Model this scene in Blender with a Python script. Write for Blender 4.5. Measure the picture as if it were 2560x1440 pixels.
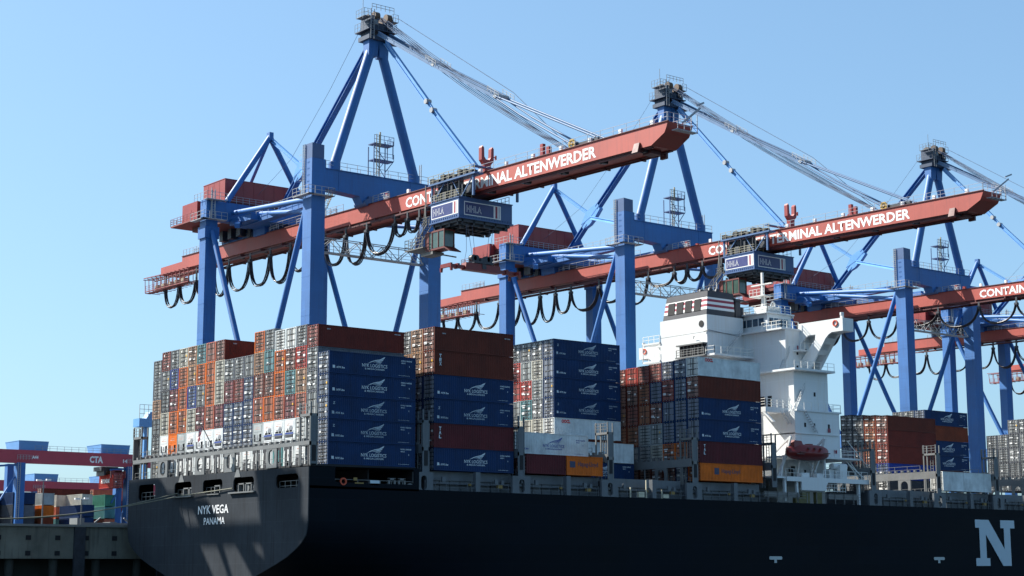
import bpy, math, random
from mathutils import Vector, Matrix
R = random.Random(7)
for o in list(bpy.data.objects): bpy.data.objects.remove(o)
scn = bpy.context.scene
COL = scn.collection
rad = math.radians
# ------------------------------------------------------------------ camera, sky, sun, exposure
cd = bpy.data.cameras.new('camera'); cam = bpy.data.objects.new('camera', cd); COL.objects.link(cam)
cam.location = (-103.62, -165.748, 4.0)
_y, _p, _r = rad(51.771), rad(9.4725), rad(-0.1327)
_F = Vector((math.cos(_p)*math.cos(_y), math.cos(_p)*math.sin(_y), math.sin(_p)))
_R = Vector((math.sin(_y), -math.cos(_y), 0)); _U = _R.cross(_F)
_R2 = _R*math.cos(_r)+_U*math.sin(_r); _U2 = _U*math.cos(_r)-_R*math.sin(_r)
cam.rotation_euler = Matrix((( _R2.x, _U2.x, -_F.x), (_R2.y, _U2.y, -_F.y), (_R2.z, _U2.z, -_F.z))).to_euler()
cd.sensor_width = 36; cd.lens = 4226.0*36/2560; cd.clip_start = 1; cd.clip_end = 8000
scn.camera = cam
SUN_DIR = Vector((-1, 1.72, 1.78)).normalized()
w = bpy.data.worlds.new('World'); scn.world = w; w.use_nodes = True
nt = w.node_tree; nt.nodes.clear()
sky = nt.nodes.new('ShaderNodeTexSky'); sky.sky_type = 'NISHITA'; sky.sun_disc = False
sky.sun_elevation = math.asin(SUN_DIR.z); sky.sun_rotation = math.atan2(SUN_DIR.x, SUN_DIR.y)
sky.air_density = 1.0; sky.dust_density = 1.5; sky.ozone_density = 2.0; sky.altitude = 0
bg = nt.nodes.new('ShaderNodeBackground'); bg.inputs['Strength'].default_value = 0.093
ou = nt.nodes.new('ShaderNodeOutputWorld')
gm = nt.nodes.new('ShaderNodeGamma'); gm.inputs['Gamma'].default_value = 0.64
tn = nt.nodes.new('ShaderNodeVectorMath'); tn.operation = 'MULTIPLY'; tn.inputs[1].default_value = (1.0, 1.38, 1.66)
nt.links.new(sky.outputs[0], gm.inputs[0]); nt.links.new(gm.outputs[0], tn.inputs[0]); nt.links.new(tn.outputs[0], bg.inputs[0]); nt.links.new(bg.outputs[0], ou.inputs[0])
sl = bpy.data.lights.new('sun', 'SUN'); so = bpy.data.objects.new('sun', sl); COL.objects.link(so)
sl.energy = 5.0; sl.angle = rad(0.5); sl.color = (1, 0.95, 0.86)
so.rotation_euler = SUN_DIR.to_track_quat('Z', 'Y').to_euler(); so.location = (0, 0, 200)
scn.view_settings.view_transform = 'Standard'; scn.view_settings.look = 'None'
scn.view_settings.gamma = 1; scn.view_settings.exposure = 1.13
scn.cycles.max_bounces = 5

# ------------------------------------------------------------------ materials
def lin(c):
    return tuple(((v/255)/12.92 if v/255 <= .04045 else ((v/255+.055)/1.055)**2.4) for v in c)
MATS = {}
def paint(name, col, rough=.5, var=.18, scale=.35, streak=.0, scol=(.12,.06,.03), metal=0, spec=.5, bump=0):
    if name in MATS: return MATS[name]
    m = bpy.data.materials.new(name); m.use_nodes = True; n = m.node_tree.nodes; l = m.node_tree.links
    b = n['Principled BSDF']; b.inputs['Roughness'].default_value = rough; b.inputs['Metallic'].default_value = metal
    b.inputs['Specular IOR Level'].default_value = spec
    tc = n.new('ShaderNodeTexCoord'); oi = n.new('ShaderNodeObjectInfo')
    ad = n.new('ShaderNodeVectorMath'); ad.operation = 'ADD'
    mu = n.new('ShaderNodeMath'); mu.operation = 'MULTIPLY'; mu.inputs[1].default_value = 91
    l.new(oi.outputs['Random'], mu.inputs[0]); l.new(tc.outputs['Object'], ad.inputs[0]); l.new(mu.outputs[0], ad.inputs[1])
    ns = n.new('ShaderNodeTexNoise'); ns.inputs['Scale'].default_value = scale; ns.inputs['Detail'].default_value = 6; ns.inputs['Roughness'].default_value = .65
    l.new(ad.outputs[0], ns.inputs['Vector'])
    mr = n.new('ShaderNodeMapRange'); mr.inputs['From Min'].default_value = .3; mr.inputs['From Max'].default_value = .7
    mr.inputs['To Min'].default_value = 1-var; mr.inputs['To Max'].default_value = 1+var
    l.new(ns.outputs['Fac'], mr.inputs['Value'])
    mx = n.new('ShaderNodeVectorMath'); mx.operation = 'SCALE'; mx.inputs[0].default_value = col[:3]
    l.new(mr.outputs[0], mx.inputs['Scale'])
    last = mx.outputs[0]
    if streak > 0:
        mp = n.new('ShaderNodeMapping'); mp.inputs['Scale'].default_value = (2.2, 2.2, .12)
        l.new(ad.outputs[0], mp.inputs[0])
        n2 = n.new('ShaderNodeTexNoise'); n2.inputs['Scale'].default_value = 1.1; n2.inputs['Detail'].default_value = 8
        l.new(mp.outputs[0], n2.inputs['Vector'])
        r2 = n.new('ShaderNodeMapRange'); r2.inputs['From Min'].default_value = .52; r2.inputs['From Max'].default_value = .72
        r2.inputs['To Min'].default_value = 0; r2.inputs['To Max'].default_value = streak
        l.new(n2.outputs['Fac'], r2.inputs['Value'])
        mm = n.new('ShaderNodeMixRGB'); mm.inputs['Color2'].default_value = (*scol, 1)
        l.new(r2.outputs[0], mm.inputs['Fac']); l.new(last, mm.inputs['Color1']); last = mm.outputs[0]
    l.new(last, b.inputs['Base Color'])
    rr = n.new('ShaderNodeMapRange'); rr.inputs['To Min'].default_value = max(.05, rough-.12); rr.inputs['To Max'].default_value = min(1, rough+.15)
    l.new(ns.outputs['Fac'], rr.inputs['Value']); l.new(rr.outputs[0], b.inputs['Roughness'])
    if bump:
        bp = n.new('ShaderNodeBump'); bp.inputs['Strength'].default_value = .4; bp.inputs['Distance'].default_value = bump
        l.new(ns.outputs['Fac'], bp.inputs['Height']); l.new(bp.outputs[0], b.inputs['Normal'])
    MATS[name] = m; return m
BLUE = paint('crane_blue_paint', (.007,.115,.36), .55, .16, .15, .38, (.010,.06,.19), spec=.7)
BLUED = paint('crane_cap_blue_grey', (.05,.10,.22), .5, .12, .2)
RED = paint('crane_red_paint', (.36,.052,.034), .55, .14, .12, .4, (.2,.036,.03), spec=.6)
REDD = paint('house_red_sheet', (.26,.028,.025), .45, .08, .3)
GALV = paint('galvanised_steel', (.34,.35,.36), .5, .2, 1)
GALVY = paint('faded_yellow_steel', (.30,.28,.20), .6, .2, 1)
RAILM = paint('rail_steel', (.30,.33,.38), .5, .15, 1)
CABLE = paint('black_cable', (.018,.014,.02), .35, .2, 2)
ROPE = paint('steel_rope', (.13,.16,.22), .9, .2, 2, spec=.05)
DARKM = paint('dark_machinery', (.03,.035,.045), .5, .4, 1.5)
WHT = paint('white_paint', (.8,.8,.78), .45, .05, .25)
LETW = paint('white_lettering', (.8,.8,.8), .5, .03, .5)
SHIPW = paint('ship_white_paint', (.66,.68,.68), .4, .04, .12, .22, (.52,.42,.28))
GREY = paint('ship_grey_deck_steel', (.10,.115,.13), .5, .18, .4, .3, (.06,.045,.04))
GREYL = paint('ship_light_grey_steel', (.15,.155,.155), .5, .15, .4, .3, (.16,.12,.09))
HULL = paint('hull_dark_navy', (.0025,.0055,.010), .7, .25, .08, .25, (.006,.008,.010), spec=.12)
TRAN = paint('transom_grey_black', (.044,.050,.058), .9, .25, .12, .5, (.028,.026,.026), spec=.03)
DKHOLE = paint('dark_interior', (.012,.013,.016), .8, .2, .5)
STR_R = paint('funnel_red', (.28,.02,.05), .5, .1, .5)
STR_D = paint('funnel_dark', (.025,.028,.04), .5, .15, .5)
YEL = paint('yellow_paint', (.75,.42,.03), .5, .15, 1)
BOATR = paint('lifeboat_red', (.17,.014,.011), .4, .12, .6)
CONC = paint('quay_concrete', (.16,.16,.13), .9, .3, .25, .7, (.05,.05,.045), bump=.05)
ASPH = paint('quay_asphalt', (.07,.07,.07), .9, .25, .1)
SIGNB = paint('sign_navy', (.035,.045,.16), .4, .1, 1)
LBLUE = paint('light_blue_sheet', (.11,.30,.60), .45, .1, .3)
ROPEF = paint('mooring_rope', (.16,.16,.12), .8, .2, 2)
def add_seams(m,sx=9.0,sz=2.4,amt=.35):
    n=m.node_tree.nodes; l=m.node_tree.links; b=n['Principled BSDF']
    tc=n.new('ShaderNodeTexCoord'); sp=n.new('ShaderNodeSeparateXYZ'); l.new(tc.outputs['Object'],sp.inputs[0])
    cb=n.new('ShaderNodeCombineXYZ'); ad=n.new('ShaderNodeMath'); ad.operation='ADD'; l.new(sp.outputs[0],ad.inputs[0]); l.new(sp.outputs[1],ad.inputs[1])
    l.new(ad.outputs[0],cb.inputs[0]); l.new(sp.outputs[2],cb.inputs[1])
    br=n.new('ShaderNodeTexBrick'); br.inputs['Scale'].default_value=1; br.inputs['Brick Width'].default_value=sx; br.inputs['Row Height'].default_value=sz; br.inputs['Mortar Size'].default_value=.04; br.inputs['Mortar Smooth'].default_value=.6
    br.inputs['Color1'].default_value=(1,1,1,1); br.inputs['Color2'].default_value=(.72,.72,.72,1); br.inputs['Mortar'].default_value=(1.6,1.6,1.6,1)
    l.new(cb.outputs[0],br.inputs['Vector'])
    src=b.inputs['Base Color'].links[0].from_socket
    mx=n.new('ShaderNodeMixRGB'); mx.blend_type='MULTIPLY'; mx.inputs['Fac'].default_value=amt
    l.new(src,mx.inputs['Color1']); l.new(br.outputs['Color'],mx.inputs['Color2']); l.new(mx.outputs[0],b.inputs['Base Color'])
    bp=n.new('ShaderNodeBump'); bp.inputs['Strength'].default_value=.25; bp.inputs['Distance'].default_value=.03
    ns=n.new('ShaderNodeTexNoise'); ns.inputs['Scale'].default_value=.5; l.new(tc.outputs['Object'],ns.inputs['Vector']); l.new(ns.outputs['Fac'],bp.inputs['Height']); l.new(bp.outputs[0],b.inputs['Normal'])
add_seams(HULL,9,2.4,.6); add_seams(TRAN,6,2.4,.25); add_seams(SHIPW,5,2.9,.12); add_seams(BLUE,6,3,.2)
def glass():
    m = bpy.data.materials.new('window_glass'); m.use_nodes = True; n = m.node_tree.nodes; b = n['Principled BSDF']
    ns = n.new('ShaderNodeTexNoise'); ns.inputs['Scale'].default_value = .8
    cr = n.new('ShaderNodeValToRGB'); cr.color_ramp.elements[0].color = (.01,.02,.04,1); cr.color_ramp.elements[1].color = (.04,.09,.14,1)
    m.node_tree.links.new(ns.outputs['Fac'], cr.inputs[0]); m.node_tree.links.new(cr.outputs[0], b.inputs['Base Color'])
    b.inputs['Roughness'].default_value = .06; b.inputs['Specular IOR Level'].default_value = .8
    return m
GLASS = glass()
def water():
    m = bpy.data.materials.new('harbour_water'); m.use_nodes = True; n = m.node_tree.nodes; b = n['Principled BSDF']
    b.inputs['Base Color'].default_value = (.01,.02,.022,1); b.inputs['Roughness'].default_value = .12
    ns = n.new('ShaderNodeTexNoise'); ns.inputs['Scale'].default_value = .6; ns.inputs['Detail'].default_value = 5
    tc = n.new('ShaderNodeTexCoord'); m.node_tree.links.new(tc.outputs['Object'], ns.inputs['Vector'])
    bm_ = n.new('ShaderNodeBump'); bm_.inputs['Strength'].default_value = .5; bm_.inputs['Distance'].default_value = .25
    m.node_tree.links.new(ns.outputs['Fac'], bm_.inputs['Height']); m.node_tree.links.new(bm_.outputs[0], b.inputs['Normal'])
    return m
WATER = water()

# ------------------------------------------------------------------ mesh builder
class MB:
    def __init__(s,ac=False): s.v=[]; s.f=[]; s.m=[]; s.sm=[]; s.c=[(0,0)]; s.ac=ac
    def cut(s):
        if (len(s.v),len(s.f))!=s.c[-1]: s.c.append((len(s.v),len(s.f)))
        return s
    def add(s, vs, fs, m=0, smooth=False):
        k=len(s.v); s.v += [tuple(p) for p in vs]
        for f in fs: s.f.append([i+k for i in f]); s.m.append(m); s.sm.append(smooth)
        return s
    def box(s, x0,x1,y0,y1,z0,z1, m=0):
        if x0>x1:x0,x1=x1,x0
        if y0>y1:y0,y1=y1,y0
        if z0>z1:z0,z1=z1,z0
        return s.add([(x0,y0,z0),(x1,y0,z0),(x1,y1,z0),(x0,y1,z0),(x0,y0,z1),(x1,y0,z1),(x1,y1,z1),(x0,y1,z1)],
          [(3,2,1,0),(4,5,6,7),(0,1,5,4),(2,3,7,6),(1,2,6,5),(3,0,4,7)], m)
    def hexa(s, p, m=0):  # p: 4 bottom ccw, 4 top
        return s.add(p, [(3,2,1,0),(4,5,6,7),(0,1,5,4),(2,3,7,6),(1,2,6,5),(3,0,4,7)], m)
    def bar(s, a, b, w=.1, h=None, m=0, up=(0,0,1)):
        a=Vector(a); b=Vector(b); d=(b-a)
        if d.length<1e-6: return s
        d.normalize(); u=Vector(up)
        if abs(d.dot(u))>.98: u=Vector((1,0,0))
        r=d.cross(u).normalized(); t=r.cross(d); h=h or w
        r*=w/2; t*=h/2
        return s.hexa([a-r-t,a+r-t,a+r+t,a-r+t,b-r-t,b+r-t,b+r+t,b-r+t], m)
    def tube(s, a, b, r, n=10, m=0, r2=None, cap=True):
        a=Vector(a); b=Vector(b); d=(b-a).normalized(); u=Vector((0,0,1))
        if abs(d.dot(u))>.98: u=Vector((1,0,0))
        p=d.cross(u).normalized(); q=d.cross(p); r2=r if r2 is None else r2
        vs=[]
        for c,rr in ((a,r),(b,r2)):
            for i in range(n):
                t=2*math.pi*i/n; vs.append(c+p*math.cos(t)*rr+q*math.sin(t)*rr)
        fs=[(i,(i+1)%n,n+(i+1)%n,n+i) for i in range(n)]
        s.add(vs,fs,m,True)
        if cap: s.add(vs,[tuple(range(n-1,-1,-1)),tuple(range(n,2*n))],m)
        return s
    def path(s, pts, r, n=6, m=0):
        for a,b in zip(pts,pts[1:]): s.tube(a,b,r,n,m,cap=False)
        return s
    def prism(s, poly, fn, t0, t1, m=0):  # poly of (u,v); fn(u,v,t)->xyz
        n=len(poly); vs=[fn(u,v,t0) for u,v in poly]+[fn(u,v,t1) for u,v in poly]
        return s.add(vs,[tuple(range(n-1,-1,-1)),tuple(range(n,2*n))]+[(i,(i+1)%n,n+(i+1)%n,n+i) for i in range(n)],m)
    def rail(s, pts, h=1.1, step=1.6, r=.035, m=0, mids=1, plate=False):
        for a,b in zip(pts,pts[1:]):
            a=Vector(a); b=Vector(b); L=(b-a).length; k=max(1,round(L/step))
            for j in range(mids+1):
                z=Vector((0,0,h*(j+1)/(mids+1))); s.bar(a+z,b+z,r*1.6,r*1.6,m)
            for i in range(k+1):
                p=a+(b-a)*i/k; s.bar(p,p+Vector((0,0,h)),r*1.8,r*1.8,m)
        if s.ac: s.cut()
        return s
    def ladder(s, a, b, w=.6, m=0, n=None, d=(1,0,0)):
        a=Vector(a); b=Vector(b); d=Vector(d)*w/2; n=n or int((b-a).length/.4)
        s.bar(a-d,b-d,.07,.12,m); s.bar(a+d,b+d,.07,.12,m)
        for i in range(1,n): p=a+(b-a)*i/n; s.bar(p-d,p+d,.05,.05,m)
        return s
    def mesh(s, name, mats, org=(0,0,0)):
        me=bpy.data.meshes.new(name); o=Vector(org)
        me.from_pydata([(p[0]-o.x,p[1]-o.y,p[2]-o.z) for p in s.v],[],s.f)
        for m in (mats if isinstance(mats,(list,tuple)) else [mats]): me.materials.append(m)
        me.polygons.foreach_set('material_index', s.m); me.polygons.foreach_set('use_smooth', s.sm)
        me.update(); return me
    def build(s, name, mats, parent=None, org=(0,0,0)):
        if len(s.c)>1:
            s.cut(); o=None
            for (a,fa),(b_,fb) in zip(s.c,s.c[1:]):
                q=MB(); q.v=s.v[a:b_]; q.f=[[i-a for i in f] for f in s.f[fa:fb]]; q.m=s.m[fa:fb]; q.sm=s.sm[fa:fb]
                p=link(name, q.mesh(name, mats, org), parent); o=o or p
            return o
        return link(name, s.mesh(name, mats, org), parent)
def link(name, me, parent=None, loc=None):
    o=bpy.data.objects.new(name, me); COL.objects.link(o)
    if parent: o.parent=parent
    if loc: o.location=loc
    return o
def tag(o, label=None, cat=None, group=None, kind=None):
    if label: o['label']=label
    if cat: o['category']=cat
    if group: o['group']=group
    if kind: o['kind']=kind
    return o
def thing(name, label, cat, loc=(0,0,0), group=None):
    return tag(link(name, None, None, loc), label, cat, group)
def copy_tree(o, off=(0,0,0), parent=None):
    c=o.copy(); COL.objects.link(c)
    if parent: c.parent=parent
    else: c.location=Vector(o.location)+Vector(off)
    for ch in list(o.children): copy_tree(ch, parent=c)
    return c
def frameM(origin, u, v):  # columns u, v, normal
    u=Vector(u); v=Vector(v); n=u.cross(v)
    return Matrix(((u.x,v.x,n.x,origin[0]),(u.y,v.y,n.y,origin[1]),(u.z,v.z,n.z,origin[2]),(0,0,0,1)))
def curve_mesh(cu, name):
    ob=bpy.data.objects.new('tmp', cu); COL.objects.link(ob)
    dg=bpy.context.evaluated_depsgraph_get(); me=bpy.data.meshes.new_from_object(ob.evaluated_get(dg)); me.name=name
    bpy.data.objects.remove(ob); return me
def text_mesh(txt, w, h, mat, bold=.0, depth=.015, shear=0, name='lettering'):
    cu=bpy.data.curves.new('t','FONT'); cu.body=txt; cu.size=1; cu.offset=bold; cu.extrude=0; cu.shear=shear; cu.resolution_u=2
    me=curve_mesh(cu,name)
    xs=[v.co.x for v in me.vertices]; ys=[v.co.y for v in me.vertices]
    x0,x1,y0,y1=min(xs),max(xs),min(ys),max(ys)
    for v in me.vertices: v.co=((v.co.x-x0)/(x1-x0)*w,(v.co.y-y0)/(y1-y0)*h,0)
    me.materials.clear(); me.materials.append(mat); return me
def poly_mesh(polys, mats, name='lettering', z=0):
    b=MB()
    for p,mi in polys: b.add([(x,y,z) for x,y in p],[tuple(range(len(p)))],mi)
    return b.mesh(name, mats)
def join_meshes(name, items, mats):  # items: (mesh, matrix, matindex)
    vs=[];fs=[];ms=[]
    for me,M,mi in items:
        k=len(vs); vs+= [tuple(M@v.co) for v in me.vertices]
        for p in me.polygons: fs.append([i+k for i in p.vertices]); ms.append(mi if mi is not None else p.material_index)
    me=bpy.data.meshes.new(name); me.from_pydata(vs,[],fs)
    for m in mats: me.materials.append(m)
    me.polygons.foreach_set('material_index', ms); me.update(); return me
def rrect(x0,x1,y0,y1,r=.4,n=5):
    r=min(r,(x1-x0)/2-.001,(y1-y0)/2-.001); pts=[]
    for cx,cy,a0 in ((x1-r,y0+r,-90),(x1-r,y1-r,0),(x0+r,y1-r,90),(x0+r,y0+r,180)):
        for i in range(n+1):
            a=rad(a0+90*i/n); pts.append((cx+r*math.cos(a),cy+r*math.sin(a)))
    return pts
def plate(outline, holes, th, M, mat, name):
    cu=bpy.data.curves.new('p','CURVE'); cu.dimensions='2D'; cu.fill_mode='BOTH'; cu.extrude=th/2
    for pts in [outline]+list(holes):
        sp=cu.splines.new('POLY'); sp.points.add(len(pts)-1); sp.use_cyclic_u=True
        for i,p in enumerate(pts): sp.points[i].co=(p[0],p[1],0,1)
    me=curve_mesh(cu,name); me.transform(M)
    me.materials.clear(); me.materials.append(mat)
    for p in me.polygons: p.use_smooth=False
    return me
NX=((0,-1,0),(0,0,1))   # sign facing -X (u=-Y)
NY=((1,0,0),(0,0,1))    # sign facing -Y (u=+X)

# ------------------------------------------------------------------ setting
def plane(name, x0,x1,y0,y1,z,mat):
    b=MB(); b.add([(x0,y0,z),(x1,y0,z),(x1,y1,z),(x0,y1,z)],[(0,1,2,3)]); o=b.build(name,mat); tag(o,kind='structure'); return o
plane('water', -3000,3500,-3000,58,0,WATER)
plane('ground', -3000,3500,53,4500,10.0,ASPH)
q=thing('quay_wall','weathered concrete quay wall behind the ship with recessed fender bays','quay wall',(100,47,0))
O=(100,47,0)
b=MB(); b.box(-300,600,46.8,53,5.6,9.75); b.build('wall_face',CONC,q,O)
b=MB(); b.box(-300,600,46.5,53.2,9.75,10.05); b.build('capping_beam',paint('capping_concrete',(.22,.22,.2),.8,.15,.4),q,O)
for X in range(-36,40,12):
    b=MB(); b.box(X+2.2,X+3.7,46.4,46.79,3.0,9.7); b.build('fender_panel',DARKM,q,O)
b=MB()
for X in range(-40,60,4):
    for Z in (6.3,8.3): b.box(X-.35,X+.35,46.74,46.9,Z-.3,Z+.3); b.cut()
b.build('drain_openings',DKHOLE,q,O)
b=MB(); b.box(-300,600,51.5,53,-2,5.6)
for X in range(-60,300,6): b.tube((X,48,-1),(X,48,5.6),.6,10)
b.build('pile_row',paint('pile_concrete',(.04,.045,.04),.9,.3,.3),q,O)
def bollard(x,y,label):
    t=thing('bollard',label,'bollard',(x,y,10.05))
    b=MB(); b.tube((0,0,0),(0,0,.45),.28,12); b.tube((0,0,.45),(0,0,.7),.42,12,r2=.38); b.build('post',DARKM,t)
bollard(-24,48.3,'black iron bollard on the quay edge where the stern ropes end')
# ------------------------------------------------------------------ ship-to-shore cranes
CO=(40.4,68,10)
def bt(y): return 59.5+.0145*y
def bb(y): return 56.93+.0145*y
FY=23.0; GYY=9.6
def make_crane():
    c=thing('container_crane','','container crane',CO)
    P=lambda b,n,m,par=c: b.build(n,m,par,CO)
    # waterside and landside legs, boxes of plate with stiffener seams
    for sx in (-1,1):
        cx=40.4+sx*10.95
        b=MB(); zt=68.6 if sx<0 else 65.2
        b.box(cx-1.22,cx+1.22,50.97,53.45,13,zt-2.2)
        for z in range(18,64,6): b.box(cx-1.235,cx+1.235,50.955,53.465,z,z+.06)
        leg=P(b,'waterside_leg',BLUE)
        if sx<0:
            b=MB(); b.hexa([(cx-1.2,50.98,66.42),(cx+.95,50.98,66.42),(cx+.95,53.4,66.42),(cx-1.2,53.4,66.42),(cx-1.2,50.98,68.75),(cx+.95,50.98,68.62),(cx+.95,53.4,68.7),(cx-1.2,53.4,68.8)])
            P(b,'leg_cap',BLUED)
        b=MB(); b.box(cx-1.1,cx+1.1,84.9,87,13,65.9)
        for z in range(18,64,6): b.box(cx-1.12,cx+1.12,84.88,87.02,z,z+.06)
        b.box(cx-1.35,cx+1.35,84.7,87.2,59.2,61.2)
        P(b,'landside_leg',BLUE)
        # side frame braces
        b=MB(); b.tube((cx,84.6,60.4),(cx,75.2,41),.47,12); b.tube((cx,75.2,41),(cx,70.6,32),.47,12); b.cut()
        b.tube((cx,53.6,61),(cx,62.3,41.5),.47,12); b.tube((cx,62.3,41.5),(cx,66.8,32),.47,12)
        P(b,'side_brace',BLUE)
        b=MB(); b.box(cx-1,cx+1,53.45,84.9,29,31.6); P(b,'side_beam',BLUE)
        b=MB(); b.box(cx-1.5,cx+1.5,44.9+4.4,55,11.3,13)
        for yy in (49.8,51.2,53.2,54.6): b.tube((cx-.3,yy,10.55),(cx+.3,yy,10.55),.5,12)
        b.cut(); b.box(cx-1.4,cx+1.4,83.5,88.5,11.3,13)
        for yy in (84,85.4,87,88.2): b.tube((cx-.3,yy,10.55),(cx+.3,yy,10.55),.5,12)
        P(b,'bogie',DARKM)
        # plan bracing tubes
        s=-sx
        b=MB(); b.tube((cx+s*3.9,84.6,64.0),(cx-s*.2,53.4,60.4),.42,12); b.cut(); b.tube((cx+s*7.6,84.6,64.3),(cx+s*.4,53.4,58.6),.38,12)
        P(b,'plan_brace',BLUE)
    # waterside upper beam with haunches, landside beam
    b=MB(); b.prism([(30.65,61.9),(37,61.5),(37.6,60.4),(43.3,60.6),(44,61.8),(50.1,62.0),(50.1,65.1),(30.65,65.1)],lambda u,v,t:(u,t,v),51.1,53.2)
    b.box(30.6,50.2,50.95,53.35,65.0,65.12); b.box(33.1,33.2,51.05,53.25,61.9,65.0); b.box(46.6,46.7,51.05,53.25,61.9,65.0)
    P(b,'waterside_beam',BLUE)
    b=MB()
    for x in (38.9,42.2): b.box(x-.5,x+.5,50.6,53.6,59.9,61.6)
    for x in (38.2,43.0): b.tube((x,50.5,60.6),(x,53.7,60.6),.55,12)
    P(b,'boom_hinge',BLUED)
    b=MB(); b.box(30.5,50.3,85.2,86.9,62.5,65.8); b.box(33,48,78,85.2,61.8,62.9); b.box(34.5,36,60,85,61.6,62.6); b.box(44.8,46.3,60,85,61.6,62.6)
    b.bar((35,84.8,63),(31,79,60.6),.8,.8); b.box(38,43,82,86,60.6,62.5); b.box(38.6,39.4,86,98,61,62.6); b.box(41.4,42.2,86,98,61,62.6)
    P(b,'landside_beam',BLUE)
    # walkways and railings on the frame
    b=MB(); n=20
    for i in range(n):
        a,c_=2*math.pi*i/n,2*math.pi*(i+1)/n
        b.bar((49.0,49.2+2.4*math.cos(a),21+2.4*math.sin(a)),(49.0,49.2+2.4*math.cos(c_),21+2.4*math.sin(c_)),.5,.25,0,(1,0,0)); b.bar((49.0,49.2,21),(49.0,49.2+2.4*math.cos(a),21+2.4*math.sin(a)),.12,.12)
    b.tube((48.8,49.2,21),(50.2,50.6,21),.4,10); b.box(47.5,52,48.8,50.9,17.5,17.9); b.box(48.5,49.8,49.6,50.9,17.9,20)
    P(b,'cable_reel',DARKM)
    b=MB(True); b.rail([(30.8,51.1,65.12),(50,51.1,65.12)],1.2,2.0); b.rail([(30.8,53.2,65.12),(50,53.2,65.12)],1.2,2.0)
    for cx in (29.45,51.35):
        x0,x1,y0,y1=cx-2.4,cx+2.3,49.9,54.6
        for X in (x0,cx+1.3): b.box(X,X+1,y0,y1,60.5,60.6)
        b.box(x0,x1,y0,y0+.95,60.5,60.6); b.box(x0,x1,y1-.95,y1,60.5,60.6)
        b.rail([(x0,y1,60.6),(x0,y0,60.6),(x1,y0,60.6),(x1,y1,60.6)],1.2,1.2)
        b.ladder((cx-1.35,53.2,60.6),(cx-1.35,53.2,68.8),.5,d=(0,1,0))
        for z in range(62,68,1): b.box(cx-1.95,cx-1.9,52.85,53.55,z,z+.06); 
        x0,x1,y0,y1=cx-2.2,cx+2.2,83.6,88.4
        b.box(x0,x1,y0,y0+1.1,62.3,62.42); b.box(x0,x0+1,y0,y1,62.3,62.42); b.rail([(x0,y1,62.4),(x0,y0,62.4),(x1,y0,62.4)],1.2,1.2)
        b.box(x0+.6,x1,y0+.2,y0+1.3,65.7,65.8); b.rail([(x0+.6,y1,65.8),(x0+.6,y0+.2,65.8),(x1,y0+.2,65.8)],1.2,1.1)
        b.bar((cx+.3,84.5,62.4),(cx+.3,84.5,67.6),.12); b.bar((cx-.4,84.5,62.4),(cx-.4,84.5,67.8),.12)
        b.ladder((cx-.05,84.4,62.4),(cx-.05,84.4,67.4),.5)
    b.rail([(33,85.3,65.85),(48,85.3,65.85)],1.2,1.3,mids=2)
    b.rail([(34,60,62.6),(34,78,62.6)],1.1,2); b.rail([(36.8,78,60.3),(36.8,66,60.2)],1.1,2,mids=2)
    P(b,'walkway',GALV)
    b=MB()
    for z in (52.2,54.4):
        b.box(30.7,50.1,52.2,52.35,z,z+.12); b.box(30.7,50.1,53.4,53.55,z,z+.12)
    b.box(30.7,50.1,52.2,53.5,52.15,52.2)
    k=8
    for i in range(k):
        x=30.7+19.4*i/k; xx=x+19.4/k
        za,zb=(52.3,54.4) if i%2==0 else (54.4,52.3)
        b.bar((x,52.25,za),(xx,52.25,zb),.1); b.bar((x,53.5,za),(xx,53.5,zb),.1); b.bar((x,52.25,52.2),(x,52.25,54.4),.08)
    b.rail([(30.7,52.9,52.3),(50.1,52.9,52.3)],1.1,2)
    P(b,'truss_walkway',GALV)
    # stairs
    b=MB(); b.ladder((35,58,60.6),(35,54,65.2),.8,d=(1,0,0)); b.rail([(35.5,58,60.6),(35.5,54,65.2)],1.0,1.5); b.ladder((33,90,58.9),(33,95,63.2),.8); b.rail([(32.5,90,58.9),(32.5,95,63.2)],1,1.5)
    P(b,'stair',GALVY)
    # light tower on the beam
    b=MB()
    for x,y in ((39.8,51.4),(41.9,51.4),(39.8,53),(41.9,53)): b.bar((x,y,65.1),(x,y,70.2 if x<41 else 71),.13)
    for x,y in ((43.4,51.4),(43.4,53)): b.bar((x,y,68.4),(x,y,71.2),.12)
    for z in (67.8,70.4):
        b.box(39.8,43.5,51.3,53.1,z+.1,z+.25)
    b.rail([(39.8,51.3,70.6),(43.5,51.3,70.6),(43.5,53.1,70.6)],1.3,1); b.rail([(39.8,51.3,68),(43.5,51.3,68)],1.1,1.2)
    b.bar((41.9,51.4,66),(43.4,51.4,67.9),.1); b.bar((39.8,51.4,65.2),(41.9,51.4,67.9),.08); b.bar((41.9,51.4,65.2),(39.8,51.4,67.9),.08); b.bar((39.8,51.4,70),(41.9,51.4,68),.08)
    P(b,'light_tower',BLUED)
    b=MB(); b.ladder((40.4,51.2,65.2),(40.4,51.2,72),.5); b.bar((40.8,51.2,70),(40.8,51.2,72.4),.2); P(b,'ladder_cage',GALVY)
    # mast
    for sx in (-1,1):
        b=MB(); x=40.25+sx*7.5
        b.tube((x,51.8,65.1),(x,51.8,66.3),.95,14); b.tube((x-sx*.05,51.8,66.2),(40.25+sx*1.05,51.8,85.6),.78,16)
        b.hexa([(40.25+sx*1.05-.8,51.1,84.6),(40.25+sx*1.05+.8,51.1,84.6),(40.25+sx*1.05+.8,52.5,84.6),(40.25+sx*1.05-.8,52.5,84.6),(40.25+sx*.9-1.0,50.9,88),(40.25+sx*.9+1.0,50.9,88),(40.25+sx*.9+1.0,52.8,88),(40.25+sx*.9-1.0,52.8,88)])
        P(b,'mast_leg',BLUE)
    b=MB()
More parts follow.
